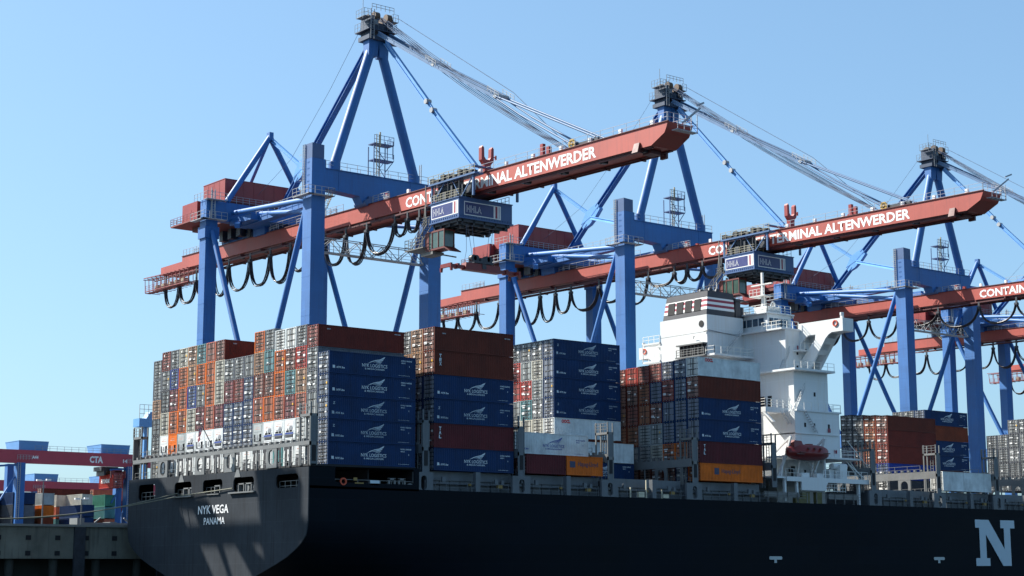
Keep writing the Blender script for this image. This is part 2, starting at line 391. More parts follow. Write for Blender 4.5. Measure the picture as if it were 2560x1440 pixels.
    b.box(38,42.8,50.4,53.6,87.2,87.9); b.box(37.6,42.9,49.9,54.0,88.6,88.75)
    for x in (38.6,42.1): b.box(x-.25,x+.25,50.2,53.4,87.9,91)
    b.box(38.4,42.3,51,53,89,90.2); b.hexa([(41.2,49.2,86.6),(43.6,49.2,86.9),(43.6,51,86.9),(41.2,51,86.6),(41.2,49.2,87.4),(43.4,49.2,87.6),(43.4,51,87.6),(41.2,51,87.4)])
    P(b,'mast_head',paint('mast_head_blue',(.018,.04,.085),.55,.2,.6))
    b=MB()
    for x in (39.3,41.6):
        for y in (50.6,52.4): b.tube((x-.45,y,91),(x+.45,y,91),.72,16); 
        b.tube((x-.7,51.5,90.3),(x+.7,51.5,90.3),.5,12); b.cut()
    P(b,'sheave',paint('worn_brown_steel',(.10,.06,.035),.6,.4,2))
    b=MB()
    b.rail([(37.6,54,88.75),(37.6,49.9,88.75),(42.9,49.9,88.75),(42.9,54,88.75)],1.3,.9,r=.025)
    b.box(36.9,38.2,50.2,52.6,90.6,90.7); b.box(42.4,43.4,50.2,52.6,90.6,90.7)
    for x0,x1 in ((36.9,38.2),(42.4,43.4)): b.rail([(x0,52.6,90.7),(x0,50.2,90.7),(x1,50.2,90.7),(x1,52.6,90.7)],1.2,.7,r=.025)
    b.rail([(38.2,50,91.9),(42.4,50,91.9)],.9,.8); b.bar((36.5,50,90),(36.5,50,93.6),.06); b.ladder((38.1,49.6,86.9),(38.1,49.6,91.8),.6)
    b.box(38.5,39.1,49.5,49.7,89.3,90.1); b.box(41.2,41.7,49.5,49.7,88.9,89.3)
    P(b,'head_platform',paint('platform_steel',(.14,.16,.18),.5,.2,1))
    # stays: H-section backstay with node plate, rear bracing, forestays, ropes
    def hbar(b,a,c,w,h):
        a=Vector(a);c=Vector(c); d=(c-a).normalized(); n=Vector((1,0,0)).cross(d).normalized()*(h/2)
        b.bar(a+n,c+n,w,.12,0,n); b.bar(a-n,c-n,w,.12,0,n); b.bar(a,c,.1,h,0,n)
    b=MB(); A=(40.2,53.2,87.3); N=(40.2,73.2,70.7); E=(40.2,80.3,64.6)
    hbar(b,A,(40.2,71.6,72.0),1.0,.75); b.cut(); hbar(b,(40.2,74.6,69.5),E,1.0,.75)
    P(b,'backstay',BLUE)
    b=MB(); b.prism([(71.3,72.9),(70.6,71.6),(72.2,70.0),(73.6,69.0),(75.4,68.4),(76,69.4),(75.3,70.5),(74.6,71.6),(73,72.4)],lambda u,v,t:(t,u,v),39.75,40.65)
    P(b,'node_plate',LBLUE)
    b=MB(); hbar(b,(40.2,83.9,77.6),(40.2,74.6,71.5),.5,.5); b.cut(); hbar(b,(39.7,73,70.2),(34,53.3,64.6),.5,.5)
    P(b,'tie_bar',LBLUE)
    b=MB(); ap=Vector((39.9,84.2,78.2)); 
    b.tube((32.1,84.6,65.9),ap,.5,12); b.tube((47.9,84.6,65.9),ap,.5,12); b.tube((39.9,95,66.5),ap,.3,10); b.box(39.5,40.3,83.7,84.7,77.6,79)
    P(b,'rear_frame',BLUE)
    b=MB(); hbar(b,(40.4,49.3,86.6),(40.4,37.6,74.2),.5,.6); hbar(b,(40.4,36.3,72.7),(40.4,24.6,60.9),.5,.6); hbar(b,(40.4,37.6,74.2),(40.4,36.3,72.7),.3,.35)
    P(b,'inner_forestay',LBLUE)
    b=MB()
    for y,z in ((37.7,74.3),(36.2,72.6)): b.tube((39.95,y,z),(40.85,y,z),.42,12); b.cut()
    for y,z in ((34.9,79.3),(19.5,70.9)): b.tube((39.2,y,z),(41.6,y,z),.4,12); b.rail([(39,y+1.4,z+1),(39,y-1.2,z-.6)],.8,.9); b.rail([(41.8,y+1.4,z+1),(41.8,y-1.2,z-.6)],.8,.9); b.cut()
    P(b,'stay_joint',GALV)
    b=MB()
    for x in (39.3,41.5):
        hbar(b,(x,49.8,88.0),(x,34.9,79.3),.35,.55); hbar(b,(x,34.9,79.3),(x,19.5,70.9),.35,.55)
        b.tube((x,19.5,70.9),(x,-2.2,60.4),.14,8)
        b.tube((x+.1,19.5,70.6),(x+.1,14,67.0),.13,8); b.tube((x+.1,14,67.0),(x+.1,2.4,60.2),.15,8)
    P(b,'outer_forestay',paint('stay_blue_grey',(.07,.15,.28),.5,.1,.5))
    b=MB()
    for i in range(8):
        x=39.2+.34*i
        pts=[]
        for k in range(9):
            t=k/8; y=51-(51-5.5)*t; z=91.2-(91.2-60.6)*t - (1.5 if i%2 else .4)*math.sin(math.pi*t)*(.9)
            pts.append((x,y,z))
        b.path(pts,.05,6)
    b.path([(38.7,52,91.5)]+[(38.7,51+i*12,91.5-i*9.3-(.7*math.sin(i))) for i in range(1,3)]+[(38.7,86,68)],.035,4)
    b.path([(43.2,50,91.3),(43.0,20,72.2),(42.6,6,60.6)],.045,4)
    P(b,'hoist_rope',ROPE)
    # machinery house
    b=MB(); b.box(32.4,47.5,86.1,93.8,66.3,70.1); b.box(32.35,47.55,86.05,93.85,70.1,70.22)
    b.box(32.38,32.42,86.05,86.2,66.3,70.1)
    for y in (88,90,92): b.box(32.38,32.41,y,y+.04,66.3,70.1)
    for x in range(34,47,2): b.box(x,x+.04,86.06,86.1,66.3,70.1)
    h=P(b,'machinery_house',REDD)
    b=MB(); b.box(32.5,47.4,86,101,65.5,66.3); b.box(33.4,46.6,87.3,99.5,63.0,63.9)
    for x in (33.6,37.5,42,46.3):
        for y in (87.5,92,96,99.3): b.box(x-.15,x+.15,y-.15,y+.15,63.9,65.5)
    P(b,'house_base',paint('house_base_red',(.10,.018,.018),.6,.15,.3))
    b=MB(); b.box(31.3,34.6,93.9,99.4,64.1,67.45); b.box(31.28,31.3,96,97,64.2,66.2); b.box(36,47,93.9,99.4,66.3,68.4); P(b,'electric_house',REDD)
    b=MB(); b.box(30.4,35,93.4,102,63.8,64.05); b.rail([(34.8,102,64.05),(30.4,102,64.05),(30.4,93.4,64.05)],1.2,1.2,mids=2); P(b,'house_platform',paint('platform_red',(.2,.03,.03),.6,.1,.5))
    b=MB()
    for x in (36,38,43,45): b.box(x,x+.4,87,88,60.9,63.0)
    for y in (89,92,95): b.box(37,38.2,y,y+1.2,61.2,63.0); b.box(43,44.2,y,y+1.2,61.2,63.0)
    b.box(40.2,40.9,88,99,61.4,62.9)
    P(b,'hoist_gear',DARKM)
    # boom
    b=MB()
    prof=[(-17.0,bt(-17)),(-16.7,bt(-17)-.75),(-16.35,bt(-17)-1.35),(-13.9,bb(-14)),(112.8,bb(112.8)+.3),(121.3,58.75),(121.3,60.25),(112.8,60.25),(112.8,bt(112.8))]
    b.prism(prof,lambda u,v,t:(t,u,v),38.36,42.68)
    bm=P(b,'boom_girder',RED)
    b=MB()
    for x in (38.34,42.66): b.hexa([(x-.12,-17.1,bt(-17)),(x+.14,-17.1,bt(-17)),(x+.14,112.8,bt(112.8)),(x-.12,112.8,bt(112.8)),(x-.12,-17.1,bt(-17)+.1),(x+.14,-17.1,bt(-17)+.1),(x+.14,112.8,bt(112.8)+.1),(x-.12,112.8,bt(112.8)+.1)])
    for x in (38.75,42.3): b.bar((x,-13.6,bb(-14)-.08),(x,105,bb(105)-.08),.4,.12); b.bar((x,-12,bb(-14)-.25),(x,105,bb(105)-.25),.15,.2)
    b.bar((39,-13.6,bb(-14)-.1),(39,100,bb(100)-.1),.2,.2); b.bar((42,-13.6,bb(-14)-.1),(42,100,bb(100)-.1),.2,.2)
    for y in range(-8,106,7):
        b.box(37.75,38.9,y-.12,y+.12,bb(y)-.45,bb(y)-.02) if y>30 else None; b.box(41.9,42.9,y-.12,y+.12,bb(y)-.4,bb(y)-.02)
    b.hexa([(37.75,-10.9,56.2),(38.35,-10.9,56.2),(38.35,-12,56.2),(37.75,-12,56.2),(38.2,-10.9,57.5),(38.35,-10.9,57.5),(38.35,-11.9,57.5),(38.2,-11.9,57.5)][::1])
    b.box(42.7,43.1,-12,-10.9,56.1,57.2); b.box(39.6,41.4,-12.5,-11,56.2,56.75)
    P(b,'boom_rail',paint('dark_red_steel',(.09,.018,.02),.6,.2,.5),bm)
    b=MB()
    for y in range(-12,104,8):
        b.box(39.0,39.9,y,y+.7,bb(y)-.4,bb(y)-.02); b.tube((38.7,y+.4,bb(y)-.3),(39.0,y+.4,bb(y)-.3),.22,8); b.cut()
    P(b,'boom_lamp',DARKM,bm)
    b=MB()
    for y in range(-14,50,6): b.box(38.6,38.95,y,y+.5,bt(y)+.25,bt(y)+.8); b.cut()
    P(b,'walkway_lamp',WHT,bm)
    b=MB(True)
    for x in (38.45,42.6): b.rail([(x,-16.8,bt(-17)+.1),(x,34,bt(34)+.1)],1.15,2.6,r=.03); b.rail([(x,58,bt(58)+.1),(x,62,bt(62)+.1)],1.15,2)
    b.rail([(38.45,45,bt(45)+.1),(38.45,49.5,bt(49.5)+.1)],1.1,1.5,r=.045,mids=2); b.rail([(38.45,105,bt(105)+.1),(38.45,112.6,bt(112)+.1)],1.15,1.2)
    b.rail([(38.5,-16.9,bt(-17)+.1),(42.6,-16.9,bt(-17)+.1)],1.15,1)
    b.rail([(39.2,-17.9,bt(-17)-1),(42.6,-17.9,bt(-17)-1)],1.0,1); b.box(39,42.6,-18,-17,bt(-17)-1.12,bt(-17)-1.04)
    b.bar((42.9,-17.6,58.2),(42.9,-17.6,60.6),.09); b.bar((41,-16.8,59.4),(42.6,-18.5,61.3),.35,.2); b.bar((42.2,-18.2,61.6),(43,-18.8,62),.2)
    for y in range(60,108,9): b.rail([(38.3,y,bt(y)+.1),(38.3,y+3,bt(y)+.1)],.8,1.5,r=.05)
    P(b,'boom_railing',RAILM,bm)
    me=text_mesh('CONTAINER TERMINAL ALTENWERDER',43.75,1.62,LETW,bold=.028)
    M=Matrix.Translation((-CO[0],-CO[1],-CO[2]))@frameM((38.335,40.36,57.88),(0,-1,-.0145),(0,0,1)); me.transform(M); link('lettering',me,bm)
    # stay forks, sheave and gantry on the boom
    b=MB()
    b.prism([(39.85,59.8),(40.95,59.8),(41.0,61.6),(41.5,62.2),(41.5,64.0),(41.3,64.3),(41.05,64.0),(41.0,62.7),(40.7,62.3),(40.1,62.3),(39.8,62.7),(39.75,64.0),(39.5,64.3),(39.3,64.0),(39.3,62.2),(39.8,61.6)],lambda u,v,t:(u,t,v),FY-.35,FY+.35)
    b.box(39.7,41.1,FY-.6,FY+.6,59.6,60.5); b.bar((41.5,FY,62.9),(42.1,FY,62.9),.1); b.box(42.0,42.2,FY-.12,FY+.12,62.6,63.2); b.cut()
    for x in (39.95,41.05): b.box(x-.25,x+.25,GYY-.3,GYY+.3,59.4,61.9 if x<40.5 else 61.7)
    b.box(39.6,41.4,GYY-.5,GYY+.5,59.5,60.3); b.cut()
    b.box(38.9,39.4,46.2,46.8,60,61.4); b.box(41.5,42,46.2,46.8,60,61.4)
    P(b,'stay_fork',REDD,bm)
    b=MB()
    for x in (38.65,42.0):
        n=16
        for i in range(n):
            a=2*math.pi*i/n; a2=2*math.pi*(i+1)/n
            b.bar((x,1.87+.52*math.cos(a),60.15+.52*math.sin(a)),(x,1.87+.52*math.cos(a2),60.15+.52*math.sin(a2)),.35,.14,0,(1,0,0))
        b.tube((x-.1,1.87,60.15),(x+.1,1.87,60.15),.18,8); b.cut()
    P(b,'rope_sheave',paint('sheave_ochre',(.45,.29,.06),.6,.25,2),bm)
    b=MB(); b.tube((38.9,1.87,60.15),(41.8,1.87,60.15),.42,12); b.box(39.3,41.5,-1.2,1.2,59.6,60.3); b.box(39,39.5,-3,-1.8,59.5,60.2); P(b,'winch',DARKM,bm)
    # cable cage below the backreach
    b=MB()
    for x in (36.4,38.2):
        b.bar((x,106,57.9),(x,124.3,58.4),.14); b.bar((x,106.3,55.5),(x,123.6,55.75),.16)
        for i in range(12): y=106.3+i*1.57; b.bar((x,y,55.55),(x,y+.2,58.05),.1)
    for i in range(12): y=106.3+i*1.57; b.bar((36.4,y,55.55),(39.5,y,55.55),.1); b.bar((36,y+.1,58.0),(38.4,y+.1,58.2),.13)
    b.box(36.4,37.4,106.3,123.5,55.4,55.46); b.rail([(36.4,106.3,55.5),(36.4,123.5,55.7)],1.1,1.6,mids=2)
    P(b,'cable_cage',paint('cage_red_steel',(.22,.04,.04),.6,.1,1),bm)
    b=MB()
    for i in range(5): y=109+i*2.6; b.box(36.8,37.8,y,y+1,55.6,56.6); b.cut()
    P(b,'cage_gear',GALVY,bm)
    b=MB(); b.bar((37.55,34,bb(34)-.55),(37.55,122,bb(104)-.75),.18,.22); P(b,'cable_track',paint('dark_red_steel',(1,1,1)),bm)
    return c,bm
PK1=[(35.6,55.2),(38.65,55.55),(42.04,55.4),(49.7,55.6),(55.7,55.7),(61.88,55.7),(66.6,55.8),(72.6,55.8),(79.15,56.1),(85.9,56.2),(93.4,56.3),(98.9,56.3),(105.4,55.3),(111.8,55.2),(117.4,55.2)]
BT1=[53.5,53.4,51.5,50.9,51.6,52.3,52.2,51.1,51.5,51.6,51.5,52.0,51.75,51.75]
PK2=[(33,55.2),(36.5,55.4),(41.1,55.6),(44.9,55.6),(48.15,55.6),(54.96,55.6),(61.5,55.7),(68.4,55.8),(76.55,55.9),(81.1,56.1),(85.78,56.2),(91.77,56.0),(98.75,56.5),(106.4,55.6),(112.8,55.1),(118,55.2)]
BT2=[53.5,53.6,53.7,53.7,53.8,51.4,52.6,52.0,52.2,51.1,51.2,51.4,51.9,52.1,51.9]
PK3=[(22,55.4),(31.2,55.4),(40.04,55.7),(50.1,55.9),(60.5,56.0),(68.36,56.1),(76,56.1),(83,56.1),(90,56.1),(98,56.3),(105,55.3),(112,55.2),(117.4,55.2)]
BT3=[52.2,52.1,52.3,53.5,52.1,52.4,52,51.8,51.8,51.9,51.6,51.8]
def loops(boom,PK,BT):
    b=MB()
    for i,zb in enumerate(BT):
        (ya,za),(yb,zc)=PK[i],PK[i+1]
        ya+=.12; yb-=.12
        for j,dx in enumerate((-.27,-.09,.09,.27)):
            pts=[]
            for k in range(13):
                t=k/12*2-1; s=1-abs(t)**2.4
                yy=(ya+yb)/2+(yb-ya)/2*(math.sin(t*math.pi/2)*.55+t*.45); zt=za+(zc-za)*(t+1)/2
                pts.append((37.5+dx,yy+.04*math.sin(i*3+j*2+k*.6),zt-(zt-zb-((j*7+i*5)%4)*.11)*s))
            b.path(pts,.1,5)
    o=b.build('festoon_cable',CABLE,boom,CO)
    b=MB()
    for y,z in PK: b.box(37.2,37.8,y-.35,y+.35,z-.15,z+.35); b.box(37.45,37.65,y-.2,y+.2,z+.3,bb(y)-.5); b.cut()
    b.build('cable_trolley',DARKM,boom,CO)
# ---- trolley
def make_trolley(X,Y,label):
    """origin: centre of trolley below the boom; built around x=40.4,y=26.6 then moved"""
    OO=(40.4,26.6,56.4)
    t=thing('crane_trolley',label,'crane trolley',(X,Y,56.4+.0145*(Y-26.6)),'machine trolleys hanging under the red booms')
    P=lambda b,n,m,par=t: b.build(n,m,par,OO)
    b=MB(); b.box(35.7,45.3,23.25,30.1,53.5,56.35); b.box(35.55,45.45,23.1,30.25,53.3,53.5); b.box(35.6,45.4,23.15,30.2,56.3,56.42)
    for i in range(14): b.box(35.62,35.7,23.8+i*.45,23.86+i*.45,53.5,53.85)
    for i in range(20): b.box(36+i*.47,36.06+i*.47,23.17,23.25,53.5,53.8)
    h=P(b,'machine_house',paint('trolley_blue',(.045,.10,.24),.45,.12,.5))
    for k,(o,uv,W,H) in enumerate((((35.68,29.9,54.0),NX,6.5,1.95),((36.6,23.22,53.85),NY,6.6,2.0))):
        bd=MB(); bd.add([(0,0,.01),(W,0,.01),(W,H,.01),(0,H,.01)],[(0,1,2,3)],0)
        bd.add([(.13,.13,.02),(W*.8,.13,.02),(W*.8,H-.13,.02),(.13,H-.13,.02)],[(0,1,2,3)],1)
        bd.add([(W*.85,.13,.02),(W*.905,.13,.02),(W*.905,H-.13,.02),(W*.85,H-.13,.02)],[(0,1,2,3)],2)
        bd.add([(W*.945,.13,.02),(W*.96,.13,.02),(W*.96,H-.13,.02),(W*.945,H-.13,.02)],[(0,1,2,3)],1)
        sgn=bd.mesh('sign',[WHT,SIGNB,STR_R])
        t1=text_mesh('HHLA',W*.42,H*.5,WHT,.03); t2=text_mesh('HHLA',W*.42-.04,H*.5-.05,SIGNB,-.012)
        it=[(sgn,Matrix(),None),(t1,Matrix.Translation((.4,.45,.03)),0),(t2,Matrix.Translation((.42,.475,.04)),1)]
        me=join_meshes('sign',it,[WHT,SIGNB,STR_R]); me.transform(Matrix.Translation(-Vector(OO))@frameM(o,*uv)); link('sign',me,h)
    b=MB(); b.box(36.2,37.8,20.2,31.5,59.3,59.55); b.box(43.2,44.9,20.2,31.5,59.3,59.55); b.box(36.2,44.9,20.6,21.2,60.4,60.6)
    for y in (21,31): b.bar((36.6,y,56.3),(36.6,y,59.3),.3); b.bar((44.5,y,56.3),(44.5,y,59.3),.3)
    b.bar((36.6,31,56.4),(36.6,28,59.3),.15); b.bar((36.6,21,59.3),(36.6,24,56.4),.15); b.bar((36.6,24,56.4),(36.6,26,59.3),.12)
    b.box(36.2,37.6,23.2,31.5,56.42,56.5)
    P(b,'trolley_frame',paint('trolley_steel_blue',(.05,.12,.26),.5,.2,.6))
    b=MB(True); b.rail([(36.2,31.5,59.55),(36.2,20.2,59.55)],1.15,1.2,mids=2); b.rail([(35.8,30,56.42),(35.8,23.3,56.42),(38,23.3,56.42)],1.15,1.1,mids=2); b.rail([(44.9,31.5,59.55),(44.9,20.2,59.55)],1.1,1.4)
    b.rail([(44.8,23.3,56.42),(44.8,27,56.42)],1.1,1)
    P(b,'trolley_railing',GALVY)
    b=MB()
    for i,y in enumerate((21.2,22.5,23.9,25.1,26.6,28,29.4,30.6)): b.box(36.4,37.5,y,y+.75,59.55,60.1+.25*(i%3)); b.cut()
    b.box(43.5,44.6,22,30,59.55,60.2)
    b.box(37.3,37.5,24.5,30.6,56.5,59.2); 
    b.cut()
    for y,h_ in ((23.6,1.9),(24.9,1.3),(26.1,2.2),(27.6,1.5),(29.2,2.0)): b.box(36.6,37.3,y,y+.9,56.5,56.5+h_); b.cut()
    for y in (24.2,26.9,30.2): b.tube((36.5,y,57.2),(36.5,y,59.3),.12,6)
    for y in (22,25,28.5): b.box(36.9,37.6,y,y+1.2,57,58.4); b.cut()
    for y in (24,26.5,29): b.tube((36.8,y,60.2),(37.4,y,60.2),.3,10); b.cut()
    P(b,'trolley_gear',DARKM)
    b=MB(); b.box(36,45,23.4,30,52.9,53.3)
    for x in (36.5,38.5,40.4,42.4,44.3): b.box(x-.12,x+.12,23.4,30,52.6,53.3)
    for y in (24,26,28,29.6): b.box(36,45,y-.1,y+.1,52.5,53.3)
    for x,y in ((37,24.5),(38.4,28),(40,25),(41.5,29),(43.4,24.4),(44,27.5)): b.box(x,x+.5,y,y+.5,52.2,52.8)
    P(b,'trolley_underframe',DARKM)
    # cab
    b=MB(); b.box(36.0,37.9,27.2,31.6,52.2,52.45); b.box(36.0,37.9,27.2,31.6,49.6,49.85); b.box(36.0,36.1,31.0,31.9,49.8,52.3); b.box(37.7,37.9,27.2,31.6,49.8,50.3); b.box(36.05,37.8,31.0,31.6,49.85,52.2)
    for x,y in ((36.05,27.25),(37.8,27.25),(36.05,28.7),(36.05,30.2)): b.box(x-.06,x+.06,y-.06,y+.06,49.8,52.3)
    b.hexa([(36,27.2,49.6),(37.9,27.2,49.6),(38.3,26.2,49.0),(36.2,26.2,49.0),(36,27.2,49.85),(37.9,27.2,49.85),(38.3,26.2,49.15),(36.2,26.2,49.15)])
    cb=P(b,'operator_cab',paint('cab_dark_red',(.13,.025,.02),.5,.15,.8))
    b=MB(); b.box(36.08,37.76,27.3,31.0,49.9,52.2); P(b,'cab_window',paint('cab_glass_green',(.06,.10,.08),.12,.3,.8,spec=.8),cb)
    b=MB(); b.box(35.4,38.4,31.6,36.2,50.2,50.35); b.rail([(35.4,36.2,50.35),(35.4,31.6,50.35)],1.5,1,mids=2); b.rail([(38.4,36.2,50.35),(35.4,36.2,50.35)],1.5,1,mids=2)
    b.ladder((36,34.6,50.4),(36,30.8,53.6),.9); b.rail([(35.5,34.6,50.4),(35.5,30.8,53.6)],1,1.2); b.bar((36.4,31.6,49.6),(38,27,48.4),.2); b.box(36,38,30,33,49.1,49.5)
    b.bar((35.7,31.4,53.4),(35.7,31.4,59.4),.14); b.bar((35.7,32.4,50.4),(35.7,31.4,57),.1); b.rail([(35.6,30.3,53.4),(35.6,32.2,53.4),(36.8,32.2,53.4)],1.2,.7,mids=2)
    b.bar((37,31,52.2),(37,31,53),.25); b.bar((37.6,27.6,52.4),(37.6,27.6,53),.25)
    P(b,'cab_stair',paint('dark_galvanised',(.13,.13,.12),.55,.3,1))
    return t
def make_spreader(X,Y,Z,topz,label,rot=0):
    t=thing('lifting_spreader',label,'spreader',(X,Y,Z),'lifting spreaders hanging from the trolleys')
    b=MB()
    b.hexa([(-6,-.35,-.2),(6,-.35,-.2),(6,.35,-.2),(-6,.35,-.2),(-6,-.3,.25),(6,-.3,.25),(6,.3,.25),(-6,.3,.25)])
    b.hexa([(-3.2,-.6,-.35),(3.2,-.6,-.35),(3.2,.6,-.35),(-3.2,.6,-.35),(-3,-.55,.7),(3,-.55,.7),(3,.55,.7),(-3,.55,.7)])
    for s in (-1,1):
        b.box(s*6.1-.15,s*6.1+.15,-1.25,1.25,-.35,.2)
        for q in (-1,1): b.hexa([(s*6.1-.15,q*1.2-.12,-.9),(s*6.1+.15,q*1.2-.12,-.9),(s*6.1+.15,q*1.2+.12,-.9),(s*6.1-.15,q*1.2+.12,-.9),(s*6.1-.2,q*1.2-.15,-.3),(s*6.1+.2,q*1.2-.15,-.3),(s*6.1+.2,q*1.2+.15,-.3),(s*6.1-.2,q*1.2+.15,-.3)])
    for x in (-4.5,-2,2.4,4.2): b.box(x,x+.4,-.5,.5,-.3,.4)
    b.build('spreader_beam',BOATR,t)
    b=MB(); b.box(-1.7,1.7,-.7,.7,.75,1.1); 
    for x in (-1.5,-1.0,.9,1.4): b.tube((x,-.35,1.5),(x,.35,1.5),.5,14)
    b.box(-.4,.4,-.5,.5,1.1,1.6); b.box(-.2,.5,-.65,-.55,0,.7)
    b.build('head_block',DARKM,t)
    b=MB(); H=topz-Z
    for x in (-1.5,-1,1,1.4): b.path([(x,0,1.6),(x*1.6,0,H)],.035,4)
    b.path([(-3,0,.7),(-2.6,0,2.4),(-2.6,0,H)],.035,4)
    b.build('hoist_rope',ROPE,t)
    return t
crane,boom=make_crane()
CR=[(0,'nearest'),(64.0,''),(140.5,''),(198.8,''),(259.2,'')]
roots=[crane]
for dx,_ in CR[1:]: roots.append(copy_tree(crane,(dx,0,0)))
lab=['blue container crane with red boom standing behind the stern stacks, nearest to the camera',
 'blue container crane with red boom reaching over the ship funnel, second in the row',
 'blue container crane with red boom cut by the right picture edge, third in the row',
 'blue container crane partly hidden behind the third crane, its red backreach end in view',
 'farthest blue container crane, only its red backreach end and legs showing at the right edge']
for r_,l_ in zip(roots,lab): tag(r_,l_,'container crane','ship-to-shore cranes along the quay')
for r_,(pk,bt_) in zip(roots,((PK1,BT1),(PK2,BT2),(PK3,BT3),(PK1,BT1),(PK3,BT3))):
    bm_=[c for c in r_.children if c.name.startswith('boom_girder')][0]; loops(bm_,pk,bt_)
make_trolley(40.4,26.6,'blue machine trolley under the nearest red boom with operator cab and stair below')
make_trolley(104.4,30.4,'blue machine trolley under the second boom, above the ship funnel')
make_spreader(39.9,23.6,46.3,52.6,'red lifting spreader hanging from the nearest trolley in front of the second crane')
# ------------------------------------------------------------------ containers
CC={ # name: (side colour, door colour; navy doors greyed to stand in for sun glare)
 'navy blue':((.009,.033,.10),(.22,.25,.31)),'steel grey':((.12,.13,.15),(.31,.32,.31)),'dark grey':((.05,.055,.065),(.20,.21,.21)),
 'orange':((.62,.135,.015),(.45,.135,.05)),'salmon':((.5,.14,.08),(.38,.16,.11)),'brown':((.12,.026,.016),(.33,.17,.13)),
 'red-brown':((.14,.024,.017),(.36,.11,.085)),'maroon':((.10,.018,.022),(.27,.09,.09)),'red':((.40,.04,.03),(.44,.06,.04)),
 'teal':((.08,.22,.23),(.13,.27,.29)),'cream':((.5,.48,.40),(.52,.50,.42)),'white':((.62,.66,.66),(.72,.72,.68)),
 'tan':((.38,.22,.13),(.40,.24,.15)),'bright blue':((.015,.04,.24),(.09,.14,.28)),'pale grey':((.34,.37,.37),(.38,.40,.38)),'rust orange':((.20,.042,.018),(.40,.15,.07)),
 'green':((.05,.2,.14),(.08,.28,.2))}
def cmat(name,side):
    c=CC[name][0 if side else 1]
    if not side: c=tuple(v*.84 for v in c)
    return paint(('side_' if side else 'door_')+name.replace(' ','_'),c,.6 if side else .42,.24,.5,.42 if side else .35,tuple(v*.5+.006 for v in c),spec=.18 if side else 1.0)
_cc={}
def body_mesh(L,h):
    k=('b',L,round(h,2))
    if k in _cc: return _cc[k]
    b=MB(); W=2.44
    for x in (0,L-.12):
        for y in (0,W-.12): b.box(x,x+.12,y,y+.12,0,h)
    b.box(.12,L-.12,0,.08,0,.14); b.box(.12,L-.12,W-.08,W,0,.14); b.box(.12,L-.12,0,.06,h-.09,h-.01); b.box(.12,L-.12,W-.06,W,h-.09,h-.01)
    n=int((L-.24)/.28); dx=(L-.24)/n
    for (ya,yb,flip) in ((.03,.075,0),(W-.03,W-.075,1)):
        vs=[];fs=[]
        for i in range(n):
            x=.12+i*dx
            for (t,y) in ((0,ya),(.27,ya),(.5,yb),(.77,yb)): vs+= [(x+t*dx,y,.14),(x+t*dx,y,h-.09)]
        vs+= [(L-.12,ya,.14),(L-.12,ya,h-.09)]
        for i in range(len(vs)//2-1):
            q=(2*i,2*i+2,2*i+3,2*i+1); fs.append(q if not flip else q[::-1])
        b.add(vs,fs,0)
    b.add([(0,0,h-.03),(L,0,h-.03),(L,W,h-.03),(0,W,h-.03)],[(0,1,2,3)],0)
    b.add([(0,0,.1),(L,0,.1),(L,W,.1),(0,W,.1)],[(3,2,1,0)],0)
    b.add([(L-.06,.12,.1),(L-.06,W-.12,.1),(L-.06,W-.12,h-.03),(L-.06,.12,h-.03)],[(0,1,2,3)],0)
    b.box(0.0,.1,.12,W-.12,0,.13); b.box(0.0,.1,.12,W-.12,h-.11,h-.005)
    b.add([(.1,.12,.12),(.1,W-.12,.12),(.1,W-.12,h-.1),(.1,.12,h-.1)],[(3,2,1,0)],0)
    m=b.mesh('container_body',[MATS['side_navy_blue']]); _cc[k]=m; return m
